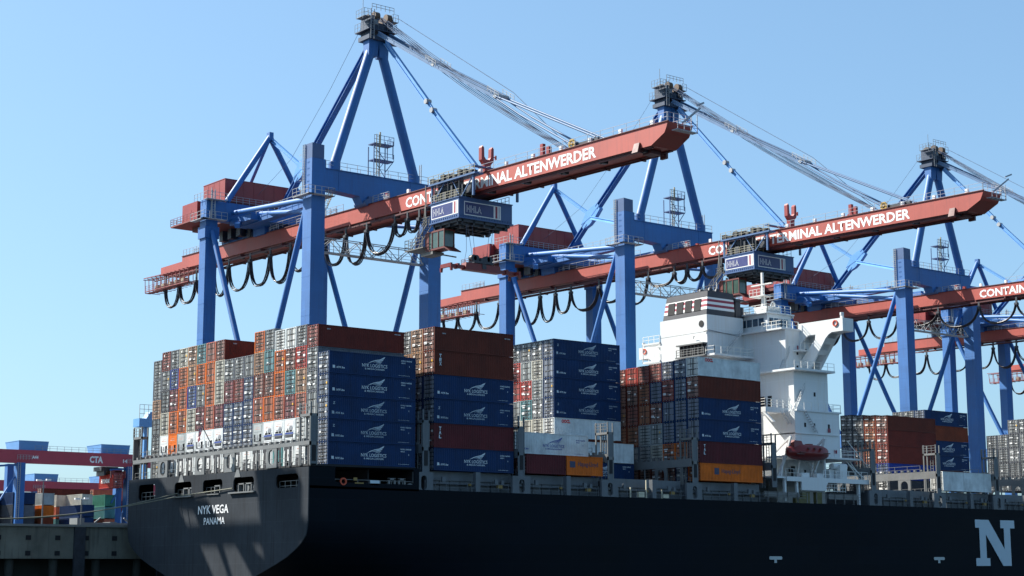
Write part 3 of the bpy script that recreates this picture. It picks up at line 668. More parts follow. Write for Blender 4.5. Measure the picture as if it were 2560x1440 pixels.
def door_mesh(h,var):
    k=('d',round(h,2),var)
    if k in _cc: return _cc[k]
    b=MB(); rr=random.Random(var*7+3)
    z0,z1=.16,h-.13
    for y0,y1 in ((.14,1.2),(1.24,2.3)):
        b.add([(.075,y0,z0),(.075,y1,z0),(.075,y1,z1),(.075,y0,z1)],[(3,2,1,0)],3)
        nb=(5,4,6,5,3,5)[var%6]; dz=(z1-z0)/nb
        for i in range(nb):
            a=z0+i*dz+.05; c=z0+(i+1)*dz-.05
            p=[(.07,y0+.03,a),(.07,y1-.03,a),(.07,y1-.03,c),(.07,y0+.03,c),(.03,y0+.08,a+.07),(.03,y1-.08,a+.07),(.03,y1-.08,c-.03),(.03,y0+.08,c-.03)]
            b.add(p,[(4,7,6,5),(0,4,5,1),(2,6,7,3),(1,5,6,2),(3,7,4,0)],0)
    for y in (.38,.92,1.52,2.06):
        b.box(-.03,.0,y-.03,y+.03,.06,h-.05,0 if y in (.38,2.06) else 3)  # inner rods coloured dark to stand in for the rods' shadows
        for z in (.12,h-.12): b.box(-.04,.02,y-.07,y+.07,z-.04,z+.04,1)
        b.box(-.05,-.01,min(y,y+(.3 if y<1 else -.3)),max(y,y+(.3 if y<1 else -.3)),.97,1.02,1)
    b.box(.02,.06,1.195,1.245,z0,z1,3)
    nd=(1,3,0,2,1,2,0,4,2,1,0,2)[var%12]
    for i in range(nd):
        lf=rr.random()<.35; y=(1.35 if lf else .2)+rr.random()*.35; z=z0+.3+rr.random()*(z1-z0-.7); ww=.18+rr.random()*.3; hh=.08+rr.random()*.2
        b.add([(-.036,y,z),(-.036,y+ww,z),(-.036,y+ww,z+hh),(-.036,y,z+hh)],[(3,2,1,0)],2 if i or var!=1 else 4)
    if var%4==3:
        b.add([(-.037,1.4,h*.72),(-.037,2.2,h*.72),(-.037,2.2,h*.72+.13),(-.037,1.4,h*.72+.13)],[(3,2,1,0)],2); b.add([(-.037,1.6,h*.3),(-.037,2.15,h*.3),(-.037,2.15,h*.3+.3),(-.037,1.6,h*.3+.3)],[(3,2,1,0)],2)
    m=b.mesh('door',[MATS['side_navy_blue'],paint('door_rod_steel',(.3,.3,.3),.45,.3,1.5),WHT,paint('door_gasket_rod_shade',(.02,.02,.022),.7,.2,1),YEL]); _cc[k]=m; return m
def reefer_mesh(h,var):
    k=('r',round(h,2),var)
    if k in _cc: return _cc[k]
    b=MB(); W=2.44
    b.box(.02,.09,.13,W-.13,h*.52,h-.12,0)
    b.box(.0,.03,.3,W-.3,h*.62,h-.3,0)
    b.box(.03,.09,.13,.32,.15,h*.52,0); b.box(.03,.09,W-.32,W-.13,.15,h*.52,0); b.box(.09,.1,.3,W-.3,.15,h*.52,1)
    if var==0:
        b.box(-.02,.08,.35,W-.35,h*.44,h*.52,0); b.box(-.02,.08,.32,W-.32,h*.36,h*.43,2); b.box(-.02,.05,.4,W-.4,.25,h*.22,0)
        b.box(-.02,.05,1.2,1.9,h*.45,h*.66,0); b.box(-.03,-.02,1.4,1.6,h*.5,h*.6,1); b.box(-.02,.05,.5,1.1,h*.45,h*.7,3)
        for z in (h*.26,h*.3,h*.33): b.box(.0,.04,.5,W-.5,z,z+.03,3)
    elif var==3:
        b.box(-.02,.1,.13,W-.13,h*.72,h-.1,1); b.box(-.03,-.01,.9,1.5,h*.28,h*.75,0); b.box(-.03,-.01,.2,.42,h*.2,h*.95,0); b.box(-.03,-.01,2.1,2.3,.2,h*.6,0); b.box(-.035,-.03,1.1,1.3,h*.45,h*.55,1); b.box(-.02,.0,.5,.85,.3,h*.7,1); b.box(-.02,.0,1.55,2.05,.2,h*.72,1)
    elif var==1:
        b.hexa([(.0,.9,.7),(.0,1.6,.7),(.06,1.6,.7),(.06,.9,.7),(.0,.7,h*.52),(.0,1.75,h*.52),(.06,1.75,h*.52),(.06,.7,h*.52)],0)
        b.box(-.02,.0,1.1,1.4,.85,h*.48,3); b.box(.0,.05,.35,W-.35,.2,.6,0); b.box(-.01,.0,.5,1.2,.25,.55,3); b.bar((0,.5,h*.2),(0,.75,h*.5),.07,.07,1)
    else:
        b.box(-.01,.06,.3,W-.3,.2,h*.34,1); b.box(-.02,.0,.5,1.0,.4,.75,0); b.hexa([(-.01,.35,h*.34),(-.01,1.2,h*.34),(.06,1.2,h*.34),(.06,.35,h*.34),(-.01,.35,h*.5),(-.01,.6,h*.5),(.06,.6,h*.5),(.06,.35,h*.5)],0)
        b.box(-.02,0,1.3,2.0,h*.37,h*.48,3)
    b.box(-.005,.0,.6,1.2,h*.72,h*.74,4); b.box(-.005,.0,1.3,1.8,h*.72,h*.76,4); b.box(-.005,.0,.7,1.6,h*.8,h*.815,4)
    m=b.mesh('cooling_unit',[MATS['side_navy_blue'],paint('reefer_dark',(.02,.022,.03),.6,.3,2),paint('reefer_blue',(.02,.05,.25),.5,.1,1),paint('reefer_grille',(.2,.21,.23),.6,.2,2),paint('reefer_mark',(.5,.3,.25),.6,.1,1)]); _cc[k]=m; return m
# markings
def wing(mi=0):
    P=[([(0,.02),(.5,.30),(1.1,.50),(1.8,.64),(2.5,.98),(2.46,.84),(2.34,.70),(1.75,.52),(1.05,.39),(.5,.20)],mi),
       ([(.75,.22),(1.5,.42),(2.28,.64),(2.2,.50),(1.5,.31)],mi),([(1.15,.14),(1.8,.32),(2.12,.42),(2.0,.30),(1.5,.17)],mi),([(1.5,.06),(1.8,.16),(1.95,.22),(1.85,.12)],mi)]
    return P
def nyk_mesh(mat,name):
    it=[(text_mesh('NYK LOGISTICS',3.55,.40,mat,.012),Matrix.Translation((0,.30,0)),0),(text_mesh('& MEGACARRIER',2.8,.2,mat,.01),Matrix.Translation((.38,0,0)),0),
        (poly_mesh(wing(),[mat]),Matrix.Translation((.72,.68,0)),0)]
    full=it+[(text_mesh('NYK line',1.15,.24,mat,.03,shear=.3),Matrix.Translation((-3.55,-.12,0)),0),(poly_mesh([([(0,0),(.35,0),(.3,.34),(0,.34)],0)],[mat]),Matrix.Translation((-4.05,-.12,0)),0),
        (text_mesh('NYKU 560342',1.55,.17,mat,.03),Matrix.Translation((5.55,1.28,0)),0),(text_mesh('45G1',.6,.15,mat,.03),Matrix.Translation((5.55,1.02,0)),0),(text_mesh('www.nykline.com',1.6,.1,mat,.02),Matrix.Translation((5.2,-.45,0)),0),
        (text_mesh('1',.08,.16,mat,.02),Matrix.Translation((6.7,.65,0)),0)]
    return join_meshes(name,full,[mat])
LETB=paint('blue_lettering',(.02,.05,.28),.5,.05,1); LETR=paint('red_lettering',(.6,.03,.03),.5,.05,1); LETD=paint('dark_blue_lettering',(.02,.03,.08),.5,.05,1)
DIM=paint('faded_lettering',(.38,.45,.50),.55,.3,.9)
PALE=paint('pale_lettering',(.55,.62,.66),.5,.08,1)
for c_ in CC: cmat(c_,True); cmat(c_,False)
_mk={}
def mark_mesh(kind):
    if kind in _mk: return _mk[kind]
    if kind=='nyk': me=nyk_mesh(PALE,'lettering'); me.transform(frameM((4.55,.022,.72),*NY))
    elif kind=='nykb':
        me=join_meshes('lettering',[(nyk_mesh(DIM,'lettering'),Matrix(),0),(text_mesh('Z',.3,.3,DIM,.03),Matrix.Translation((-3.9,1.0,0)),0)],[DIM]); me.transform(frameM((4.52,.022,.68),*NY))
    elif kind=='nykblue': me=nyk_mesh(LETB,'lettering'); me.transform(frameM((4.55,.022,.72),*NY))
    elif kind=='oocl': me=text_mesh('OOCL',1.6,.5,LETR,.06); me.transform(frameM((1.3,.022,2.0),*NY))
    elif kind=='hapag':
        me=join_meshes('lettering',[(text_mesh('Hapag-Lloyd',3.4,.75,LETD,.01),Matrix.Translation((1.7,0,0)),0),(poly_mesh([([(0,0),(.9,0),(.9,.8),(0,.8)],0)],[LETD]),Matrix.Translation((.35,-.02,0)),0)],[LETD]); me.transform(frameM((.2,.022,1.0),*NY))
    elif kind=='hapag40':
        me=join_meshes('lettering',[(text_mesh('Hapag-Lloyd',3.6,.75,LETD,.01),Matrix.Translation((1.5,0,0)),0),(poly_mesh([([(0,0),(.9,0),(.9,.9),(0,.9)],0)],[LETD]),Matrix.Translation((.1,-.05,0)),0)],[LETD]); me.transform(frameM((2.6,.022,.95),*NY))
    elif kind in ('tex','tal'):
        word='TEX' if kind=='tex' else 'TAL'
        it=[(text_mesh(c,.34,.42,PALE,.05),Matrix.Translation((0,-i*.5,0)),0) for i,c in enumerate(word)]
        me=join_meshes('lettering',it,[PALE]); me.transform(frameM((.75,.022,2.1),*NY))
    elif kind=='small':
        it=[(text_mesh('22G1',.5,.13,PALE,.03),Matrix.Translation((0,0,0)),0),(text_mesh('MAX 30480',.9,.12,PALE,.03),Matrix.Translation((9.6,.1,0)),0)]
        me=join_meshes('lettering',it,[PALE]); me.transform(frameM((1.2,.022,2.05),*NY))
    _mk[kind]=me; return me
NUM=['one','two','three','four','five','six','seven','eight','nine','ten','eleven','twelve','thirteen','fourteen','fifteen','sixteen','seventeen','eighteen']
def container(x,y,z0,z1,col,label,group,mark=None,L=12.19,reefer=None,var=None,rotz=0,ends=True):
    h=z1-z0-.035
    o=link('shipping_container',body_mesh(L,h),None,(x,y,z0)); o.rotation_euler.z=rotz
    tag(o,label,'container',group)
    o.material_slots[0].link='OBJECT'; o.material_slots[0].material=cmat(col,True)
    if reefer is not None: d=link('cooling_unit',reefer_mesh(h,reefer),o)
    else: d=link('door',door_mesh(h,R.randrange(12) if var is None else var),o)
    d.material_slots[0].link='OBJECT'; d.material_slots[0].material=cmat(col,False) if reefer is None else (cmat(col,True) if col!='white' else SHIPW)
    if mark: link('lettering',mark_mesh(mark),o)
    return o
SH={'n':'navy blue','g':'steel grey','d':'dark grey','o':'orange','s':'salmon','b':'brown','r':'red-brown','m':'maroon','R':'red','t':'teal','c':'cream','w':'white','T':'tan','B':'bright blue','p':'pale grey','O':'rust orange','G':'green'}
def stack(x,y,zs,cols,colname,where,group,marks={},reef={},vars_={}):
    n=len(cols)
    for j,c in enumerate(cols):      # cols top to bottom, zs bottom to top
        k=n-1-j
        nm=SH[c]
        word='refrigerated container' if j in reef else 'container'
        container(x,y,zs[k],zs[k+1],nm,f'{nm} {word}, column {colname}, tier {NUM[j]} from top, {where}',group,mark=marks.get(j),reefer=reef.get(j),var=vars_.get(j))
Z7=[16.05,18.95,21.9,24.95,27.9,30.6,33.2]; Z5=[16.05,18.95,21.88,24.85,27.7,30.5]
B1={0:'ggTddg',1:'rgdcww',2:'gBmoow',3:'cooopw',4:'TTBcww',5:'togmww',6:'soosww',7:'bccmww',8:'gmnnw',9:'grnnw',10:'gnnnw',11:'oTbspw',12:'gtboww',13:'wooswt',14:'wbtmww',15:'gRTsww',16:'rggggw'}
RF1={1:1,2:1,3:1,4:0,5:1,6:1,7:0,11:1,12:0,13:0,14:0}
BAYX=[0.0,14.95,29.4,44.2,59.55]
for i in range(17):
    y=42.5-2.5*i; cols=B1[i]
    z=list(Z5) if len(cols)==5 else list(Z7)
    if i==0: z=[16.05,19.0,21.94,24.3,26.82,29.61,32.24]
    if i in (13,14,15): z=[q-.35*(k/6) if k>2 else q for k,q in enumerate(z)]
    if i==16: z=[16.05,18.9,21.81,24.75,27.28,29.97,32.6]
    reef={}
    n=len(cols)
    if i in RF1 and n==6: reef[4]=RF1[i]
    if i>0: reef[n-1]=3 if i%5 else 2
    vs={j:3 for j in range(n) if cols[j]=='n'}
    mk={0:'small'} if cols[0] in 'brR' else {}
    stack(0,y,z,cols,NUM[i]+' from left','stern stack','containers stacked in the stern bay',marks=mk,reef=reef,vars_=vs)
stack(0,0,[16.05,18.68,21.3,23.95,26.58,29.2],'nnnnn','eighteen from left','stern stack','containers stacked in the stern bay',marks={j:('nyk','nyk','nykb','nykb','nyk')[j] for j in range(5)},vars_={0:3,1:1,2:1,3:0,4:2})
ZB2=[15.85,18.6,21.55,24.5,27.45,30.4,33.3]
G2='containers stacked in the second bay'
for k,(cols,mk) in enumerate((('bbnnmn',{0:'small',1:'tex',2:'nyk',3:'nykb',4:'tal',5:'nyk'}),('TTnnbn',{}),('gTnnmn',{}),('gTnobn',{}),('rgnnbn',{}))):
    stack(BAYX[1],2.5*k,ZB2,cols,NUM[k]+' from right','second bay',G2,marks=mk,vars_={0:3,1:1})
G3='containers stacked low in the third bay'
container(29.2,0,15.95,18.45,'maroon','short maroon container beside the orange one at deck level, third bay',G3,L=6.4,mark=None)
container(35.78,0,15.95,18.45,'orange','short orange container at deck level beside the short maroon one, third bay',G3,L=6.1,mark='hapag')
container(29.4,2.5,15.95,18.5,'brown','brown container under the long white one, behind the short orange one, third bay',G3)
container(29.4,2.5,18.55,21.4,'white','long white container with blue wing emblem on top of the short orange one',G3,mark='nykblue')
for k in (2,3):
    for j,(c,n_) in enumerate((('b','maroon'),('n','navy blue'))):
        container(29.4,2.5*k,15.95+j*2.6,18.5+j*2.6,SH[c],f'{SH[c]} container, column {NUM[k]} from right, tier {NUM[1-j]} from top, third bay',G3)
ZB4=[16.1,19.05,21.95,24.7,27.48,30.18,32.9,35.6]
G4='containers stacked in the tall fourth bay'
container(44.2,9.95,16.0,18.55,'navy blue','navy blue container under the white one, low right part of the fourth bay',G4,mark='nyk')
container(44.2,9.95,18.6,21.35,'white','plain white container on top of a navy one, low right part of fourth bay',G4)
for k,(cols,mk) in enumerate((('nnnnwbr',{0:'nykb',1:'nyk',2:'nyk',3:'nykb',4:'oocl'}),('gcpgcob',{}),('gpRtcbm',{}),('gRRpcrb',{}))):
    stack(44.2,12.6+2.47*k,ZB4,cols,NUM[k]+' from right','tall fourth bay',G4,marks=mk)
ZB5=[15.98,18.42,21.38,24.4,27.35,30.35,33.0]
G5='containers stacked in the fifth bay before the bridge'
for k,(cols,mk) in enumerate((('wbnnmo',{0:'oocl',2:'nyk',3:'nyk',4:'tal',5:'hapag40'}),('nnnnon',{}),('nrnnob',{}),('rnbpcb',{}),('rOOpgb',{}),('RbrOgb',{}),('rbbOmb',{}))):
    z=[q-(.07*k)*(i/6) for i,q in enumerate(ZB5)]
    stack(BAYX[4],2.48*k,z,cols,NUM[k]+' from right','fifth bay',G5,marks=mk)
G7='containers stacked ahead of the white bridge'
container(112.0,0,16.0,19.0,'white','lone plain white container at deck level right of the bridge',G7)
ZB7=[15.95,18.2,20.8,23.6,26.15,28.5]
for k,cols in enumerate(('brrBd','OOOnd','ddbdd','ddnnd')):
    z=[q+(.2*k)*(i/5) for i,q in enumerate(ZB7)]
    stack(112.0,10.45+2.45*k,z,cols,NUM[k]+' from right','brown stack right of bridge',G7,vars_={0:3,1:3})
G9='containers stacked behind the brown stack'
for k,cols in enumerate(('nOnnb','gpgdd','ggdpd')):
    stack(141.3,25.85+2.45*k,[18.6,21.5,24.1,26.8,29.5,32.2],cols,NUM[k]+' from right','navy stack behind brown one',G9,marks={j:'nyk' for j in (0,2,3)} if k==0 else {})
G11='containers stacked in the farthest bay in view'
for k,(cols,n_) in enumerate((('dbdd',0),('dgddd',1),('gdgdd',1),('gddd',0),('dgdd',0))):
    z=[18.6,21.3,24.0,26.7,29.4,32.1][:len(cols)+1]
    stack(171,22.3+2.48*k,z if k else [21.3,24,26.7,29.4,32.1],cols,NUM[k]+' from right','farthest stack at right edge',G11)
# ------------------------------------------------------------------ the ship
SO=(0,22,0)
ship=thing('container_ship','dark navy container ship moored stern first, white bridge, NYK VEGA lettered on its stern','container ship',SO)
def S(b,n,m,par=ship): return b.build(n,m,par,SO)
YC=21.9; HB=22.9
# hull: lofted sections, starboard flat side, rounded towards the stern
def sect(x):
    t=max(0,min(1,(x+3)/45)); t=t**.75
    pts=[]
    stern=[(13.5,22.9),(9.6,22.9),(7.9,22.45),(6.5,20.6),(5.4,18.2),(4.7,16.0),(3.4,11.6),(2.4,6.5),(2.0,0)]
    full=[(13.3,22.9),(9.6,22.9),(7,22.9),(4,22.9),(1.5,22.9),(-1,22.8),(-4,22.5),(-7,20.5),(-9,0)]
    for (za,wa),(zb,wb) in zip(stern,full): pts.append((za+(zb-za)*t,wa+(wb-wa)*min(1,t*1.25)))
    return pts
xs=[-3,-1,1.5,5,9,14,20,28,42,90,150,220,260]
b=MB(); vs=[];n=0
for x in xs:
    p=sect(x); 
    if x>=220: p=[(z,w*(1 if x<230 else .75)) for z,w in p]
    row=[(x,YC-w_,z) for z,w_ in p]+[(x,YC+w_,z) for z,w_ in p[::-1][1:]]
    n=len(row); vs+=row
fs=[]
for i in range(len(xs)-1):
    for j in range(n-1): a=i*n+j; fs.append((a,a+1,a+n+1,a+n))
b.add(vs,fs,0,True)
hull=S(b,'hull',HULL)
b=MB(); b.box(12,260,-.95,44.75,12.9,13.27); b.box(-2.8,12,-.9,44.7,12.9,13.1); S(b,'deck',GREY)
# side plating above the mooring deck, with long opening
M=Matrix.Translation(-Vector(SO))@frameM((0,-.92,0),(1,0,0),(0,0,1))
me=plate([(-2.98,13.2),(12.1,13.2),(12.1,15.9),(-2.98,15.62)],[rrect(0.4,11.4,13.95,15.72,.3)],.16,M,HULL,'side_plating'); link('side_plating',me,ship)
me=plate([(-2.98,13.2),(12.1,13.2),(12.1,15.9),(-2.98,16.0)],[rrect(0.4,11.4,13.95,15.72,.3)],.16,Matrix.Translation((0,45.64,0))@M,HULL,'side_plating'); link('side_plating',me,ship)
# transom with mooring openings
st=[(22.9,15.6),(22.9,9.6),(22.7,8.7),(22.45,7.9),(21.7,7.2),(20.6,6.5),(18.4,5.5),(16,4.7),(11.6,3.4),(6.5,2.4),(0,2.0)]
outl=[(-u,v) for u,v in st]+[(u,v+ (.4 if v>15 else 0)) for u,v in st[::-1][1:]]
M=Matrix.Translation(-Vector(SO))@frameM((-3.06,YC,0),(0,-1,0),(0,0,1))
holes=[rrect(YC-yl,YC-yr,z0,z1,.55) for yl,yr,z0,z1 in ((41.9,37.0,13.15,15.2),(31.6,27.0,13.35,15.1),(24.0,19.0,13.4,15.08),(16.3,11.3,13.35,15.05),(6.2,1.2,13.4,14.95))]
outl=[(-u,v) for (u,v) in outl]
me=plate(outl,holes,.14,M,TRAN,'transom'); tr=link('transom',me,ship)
for txt,yl,yr,z0,z1 in (('NYK VEGA',25.0,17.3,10.9,11.95),('PANAMA',23.45,18.15,9.6,10.45)):
    me=text_mesh(txt,yl-yr,z1-z0,LETW,.012); me.transform(Matrix.Translation(-Vector(SO))@frameM((-3.16,yl,z0),*NX)); link('lettering',me,tr)
b=MB()
for y in (29.7,15.2): b.prism([(y-.75,15.1),(y-.25,16.0),(y+.25,16.0),(y+.75,15.1)],lambda u,v,t:(t,u,v),-3.2,-3.14)
for y0,y1 in ((26.5,31.6),(10.8,17.0)): b.box(-3.45,-3.14,y0,y1,13.15,13.32)
b.box(-3.3,-3.14,19.6,22.6,13.2,13.3)
pass
S(b,'transom_trim',GREYL,tr)
b=MB()
for y0 in (29.0,27.4,14.9,13.1,20.8): 
    b.box(-3.0,-2.6,y0-1.0,y0-.85,13.2,14.3); b.box(-3.0,-2.6,y0+.3,y0+.45,13.2,14.3); b.box(-3.0,-2.6,y0-1.0,y0+.45,14.2,14.35)
    b.tube((-2.9,y0-1.7,13.75),(-2.7,y0-1.7,13.75),.42,12); b.cut()
for y0,y1 in ((27,31.6),(19,24),(11.3,16.3),(1.2,6.2),(37,41.9)): b.rail([(-2.6,y0,13.1),(-2.6,y1,13.1)],1.1,1.2); b.cut()
S(b,'mooring_gear',GREYL)
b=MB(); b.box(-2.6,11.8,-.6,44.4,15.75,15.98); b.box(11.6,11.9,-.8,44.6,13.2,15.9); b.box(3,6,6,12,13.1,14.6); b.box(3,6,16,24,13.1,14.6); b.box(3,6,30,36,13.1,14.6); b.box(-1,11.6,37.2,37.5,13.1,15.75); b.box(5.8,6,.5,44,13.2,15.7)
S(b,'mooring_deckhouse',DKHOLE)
b=MB(); b.rail([(.5,-.8,13.2),(11.4,-.8,13.2)],1.1,1.5); 
for x in (7.8,9.2): b.box(x,x+.25,-.9,-.6,13.2,14.6); b.box(x+.8,x+1.05,-.9,-.6,13.2,14.6); b.box(x,x+1.05,-.9,-.6,14.4,14.65)
b.tube((10.9,-.9,13.7),(10.9,-.5,13.7),.42,12); S(b,'fairlead',GREYL)
b=MB(); n=14
for i in range(n):
    a,c=2*math.pi*i/n,2*math.pi*(i+1)/n; b.bar((1.5+.36*math.cos(a),-1.02,14.05+.36*math.sin(a)),(1.5+.36*math.cos(c),-1.02,14.05+.36*math.sin(c)),.16,.16,0,(0,1,0))
S(b,'lifebuoy',paint('lifebuoy_orange',(.55,.08,.03),.6,.1,2))
b=MB(); b.box(5.2,6.5,-1.0,-.95,13.75,14.3); S(b,'notice_board',paint('notice_white',(.5,.6,.65),.5,.05,2))
b=MB(); b.box(2.9,3.4,-1.02,-.95,14.2,14.55); b.box(3.1,4.3,-1.02,-.95,13.85,14.0); S(b,'equipment_box',paint('box_ochre',(.25,.16,.04),.6,.1,2))
# hull marks: block letter N and tug marks
b=MB()
Nn=[(0,0),(3.7,0),(3.7,1.15),(2.7,1.15),(3.2,4.7),(7.2,0),(9.2,0),(10.25,5.95),(11.2,5.95),(11.2,7.15),(7.6,7.15),(7.6,5.95),(8.5,5.95),(8.05,2.9),(4.4,7.15),(1.2,7.15),(1.2,5.95),(2.05,5.95),(1.2,1.15),(0,1.15)]
Nn=[(118.0+u*.98,4.47+v) for u,v in [(0,0),(3.6,0),(3.6,1.2),(2.75,1.2),(2.75,4.9),(7.0,0),(9.2,0),(9.2,5.9),(10.4,5.9),(10.4,7.15),(6.7,7.15),(6.7,5.9),(7.55,5.9),(7.55,2.6),(3.6,7.15),(.1,7.15),(.1,5.9),(1.1,5.9),(1.1,1.2),(0,1.2)]]
hn=plate(Nn,[],.05,Matrix.Translation(-Vector(SO))@frameM((0,-1.05,0),(1,0,0),(0,0,1)),paint('hull_letter_grey',(.42,.52,.58),.5,.06,.4),'letter'); link('lettering',hn,hull)
b=MB()
for x in (71.5,107.6):
    b.prism(rrect(x,x+2.6,5.35,5.8,.2),lambda u,v,t:(u,t,v),-1.06,-1.03); b.box(x+1,x+1.5,-1.06,-1.03,4.9,5.35); b.cut()
S(b,'tug_mark',paint('mark_grey',(.4,.45,.45),.5,.08,1),hull)
# hatch coamings, hatch covers, side pedestals
bays=[15,29.4,44.2,59.5,97.2,112,126.5,141.3,156.1,170.9]
for x in bays:
    b=MB(); b.box(x-.6,x+12.8,1.1,42.7,13.27,14.7); b.box(x-.3,x+12.4,.9,42.9,14.7,15.8)
    for k in range(9): b.box(x+k*1.55,x+k*1.55+.1,.98,1.1,13.3,14.7)
    b.box(x-.4,x+12.6,.5,1.1,14.25,14.33); S(b,'hatch_cover',GREY)
    b=MB(); b.box(x+5.7,x+6.4,-.75,-.1,13.27,15.75); b.box(x+5.9,x+6.2,-.76,-.75,15.0,15.3)
    b.box(x+1,x+1.5,-.3,0,14.5,15.1); b.box(x+9,x+9.5,-.3,0,14.4,15.0); b.box(x+10,x+10.4,-.3,0,14.4,14.9)
    b.rail([(x-.2,-.6,13.27),(x+12.4,-.6,13.27)],1.1,1.6,r=.025); S(b,'deck_fitting',GREY)
    b=MB(); b.box(x+9.3,x+10,-.5,-.2,13.9,14.3); b.box(x+4.9,x+5.2,-.5,-.2,14.1,14.4); S(b,'deck_box',paint('box_ochre',(1,1,1)))
PX=[12.75,27.6,42.2,57.4,94.7,109.8,124.6,139.5,154.3,169]
for X in PX:
    M=Matrix.Translation(-Vector(SO))@frameM((0,-.75,0),(1,0,0),(0,0,1))
    me=plate([(X-1.35,13.27),(X+1.45,13.27),(X+1.45,15.5),(X-1.35,15.5)],[rrect(X-.3,X+.55,13.4,15.1,.4)],.35,M,GREY,'pedestal'); link('pedestal',me,ship)
# lashing bridges
def lashing_bridge(X,z0,cols,rail_only=False,mat=GREYL,side=GREY,zc=18.3,zb=(18.25,18.5),holes=True):
    M=Matrix.Translation(-Vector(SO))
    b=MB(); b.box(X,X+.75,-.45,44.6,zb[0],zb[1]); b.box(X-.03,X+.05,-.44,44.59,zb[0]-.12,zb[1]+.1)
    par=S(b,'lashing_bridge',mat)
    for (ya,yb) in cols:
        me=plate([(ya,z0),(yb,z0),(yb,zc),(ya,zc)],[rrect((ya+yb)/2-.72,(ya+yb)/2+.72,z0+.35,zc-.3,.7)],.22,M@frameM((X+.1,0,0),(0,1,0),(0,0,1)),mat,'column_plate'); link('column_plate',me,par)
    b=MB(); y=1.5
    while y<44:
        if not any(ya-.6<y<yb+.6 for ya,yb in cols): b.box(X,X+.14,y-.08,y+.08,z0,zc)
        y+=2.5
    b.rail([(X-.02,2.5,zb[1]),(X-.02,42.3,zb[1])],1.05,2.5,r=.03)
    b.rail([(X+.1,0,z0),(X+.1,44,z0)],1.0,1.25,r=.025)
    k=0; y=1.3
    while y<44:
        b.box(X+.2,X+.6,y-.2,y+.2,zb[1],zb[1]+.45); y+=1.25
    S(b,'post_row',mat,par)
    for sy in (0,1):
        ye=-.62 if sy==0 else 44.75; s=1 if sy==0 else -1
        b=MB()
        for (ya,yb) in ((ye,ye+s*.16),(ye+s*2.3,ye+s*2.5)):
            b.box(X,X+.16,ya,yb,z0,23.0); b.box(X+.85,X+1.0,ya,yb,z0,22.9)
        for z in (21.4,18.05): b.box(X,X+1,ye,ye+s*2.5,z,z+(.45 if z<20 else .3))
        b.rail([(X,ye,21.7),(X,ye+s*2.5,21.7)],1.15,.9,mids=2)
        b.ladder((X+.5,ye+s*1.2,18.5),(X+.5,ye+s*1.2,21.5),.5,d=(0,1,0))
        tw=S(b,'lashing_tower',mat,par)
        b=MB(); b.box(X+.16,X+.86,ye+.02,ye+.1,z0,18.2); b.box(X+.16,X+.86,ye+.02,ye+.1,18.5,21.4)
        b.box(X+.3,X+.7,ye-.03,ye,16.2,17.9) if False else None
        S(b,'tower_plate',side,par)
        b=MB(); b.box(X+.25,X+.75,ye-.04,ye+.02,16.3,18.1); S(b,'tower_opening',DKHOLE,par)
    return par
CL=[(6.8,9.2),(16.8,19.35),(24.5,26.9),(34.55,37.1)]
lashing_bridge(-2.75,15.85,CL)
for X in (12.85,27.4,42.25,57.5): lashing_bridge(X,15.4,[(4.5,6.9),(16.8,19.35),(24.5,26.9),(37,39.5)],mat=GREYL if X>30 else GREY,zc=17.9,zb=(17.9,18.75))
lashing_bridge(73.0,15.4,[(16.8,19.35),(24.5,26.9)],mat=GREY,zc=17.9,zb=(17.9,18.75))
for X in (94.3,109.7,124.4,139.2): lashing_bridge(X,15.3,[(4.5,6.9),(16.8,19.35),(24.5,26.9),(37,39.5)],zc=17.9,zb=(17.9,18.8))
# superstructure -----------------------------------------------------------
def gb(name,mat,par,*boxes):
    b=MB()
    for q in boxes: b.box(*q)
    return S(b,name,mat,par)
b=MB()
b.box(81,91.5,6,37.8,13.3,20.0); b.box(82.2,92.0,3.2,40.6,20.25,27.0); b.box(84.2,91.7,5,38.8,27.25,33.2); b.box(85.9,91.7,8,35.8,33.5,39.9)
b.box(78,85.9,16.7,27.1,20,42.55)
b.prism([(91.69,21),(92.6,21),(91.9,29),(91.69,29)],lambda u,v,t:(u,t,v),8,36)
sup=S(b,'superstructure',SHIPW)
b=MB()
b.box(78.5,94.4,1.0,43,20.0,20.25); b.box(82.5,92.3,3.0,40.8,27.0,27.25); b.box(83,91.9,3.6,40,33.2,33.5); b.box(82.2,91.6,3.0,9.5,23.65,23.8)
b.box(85,91.9,7.9,36,39.9,40.15); b.box(78,83,5.0,9.2,26.75,27.5); b.box(78,83,34.8,39,26.75,27.5)
b.prism([(78,35.9),(82,35.9),(84.6,36.9),(84.6,37.05),(81.8,37.05),(78,37.05)][::-1] if False else [(77.4,14.6),(86,14.6),(86,16.7),(77.4,16.7)],lambda u,v,t:(u,v,t),36.05,36.35)
b.box(87.5,90.5,6.4,8,36.6,36.8); b.hexa([(78,3.5,25.2),(78.4,3.5,25.2),(78.4,3.9,25.2),(78,3.9,25.2),(78,5.2,26.7),(78.4,5.2,26.7),(78.4,5.6,26.7),(78,5.6,26.7)])
b.box(77.8,80,27.1,31.1,36.2,36.5); b.box(77.8,80,27.1,31.1,39.1,39.35); b.box(77.8,77.9,31,31.1,36.3,39.2)
S(b,'deck_platform',SHIPW,sup)
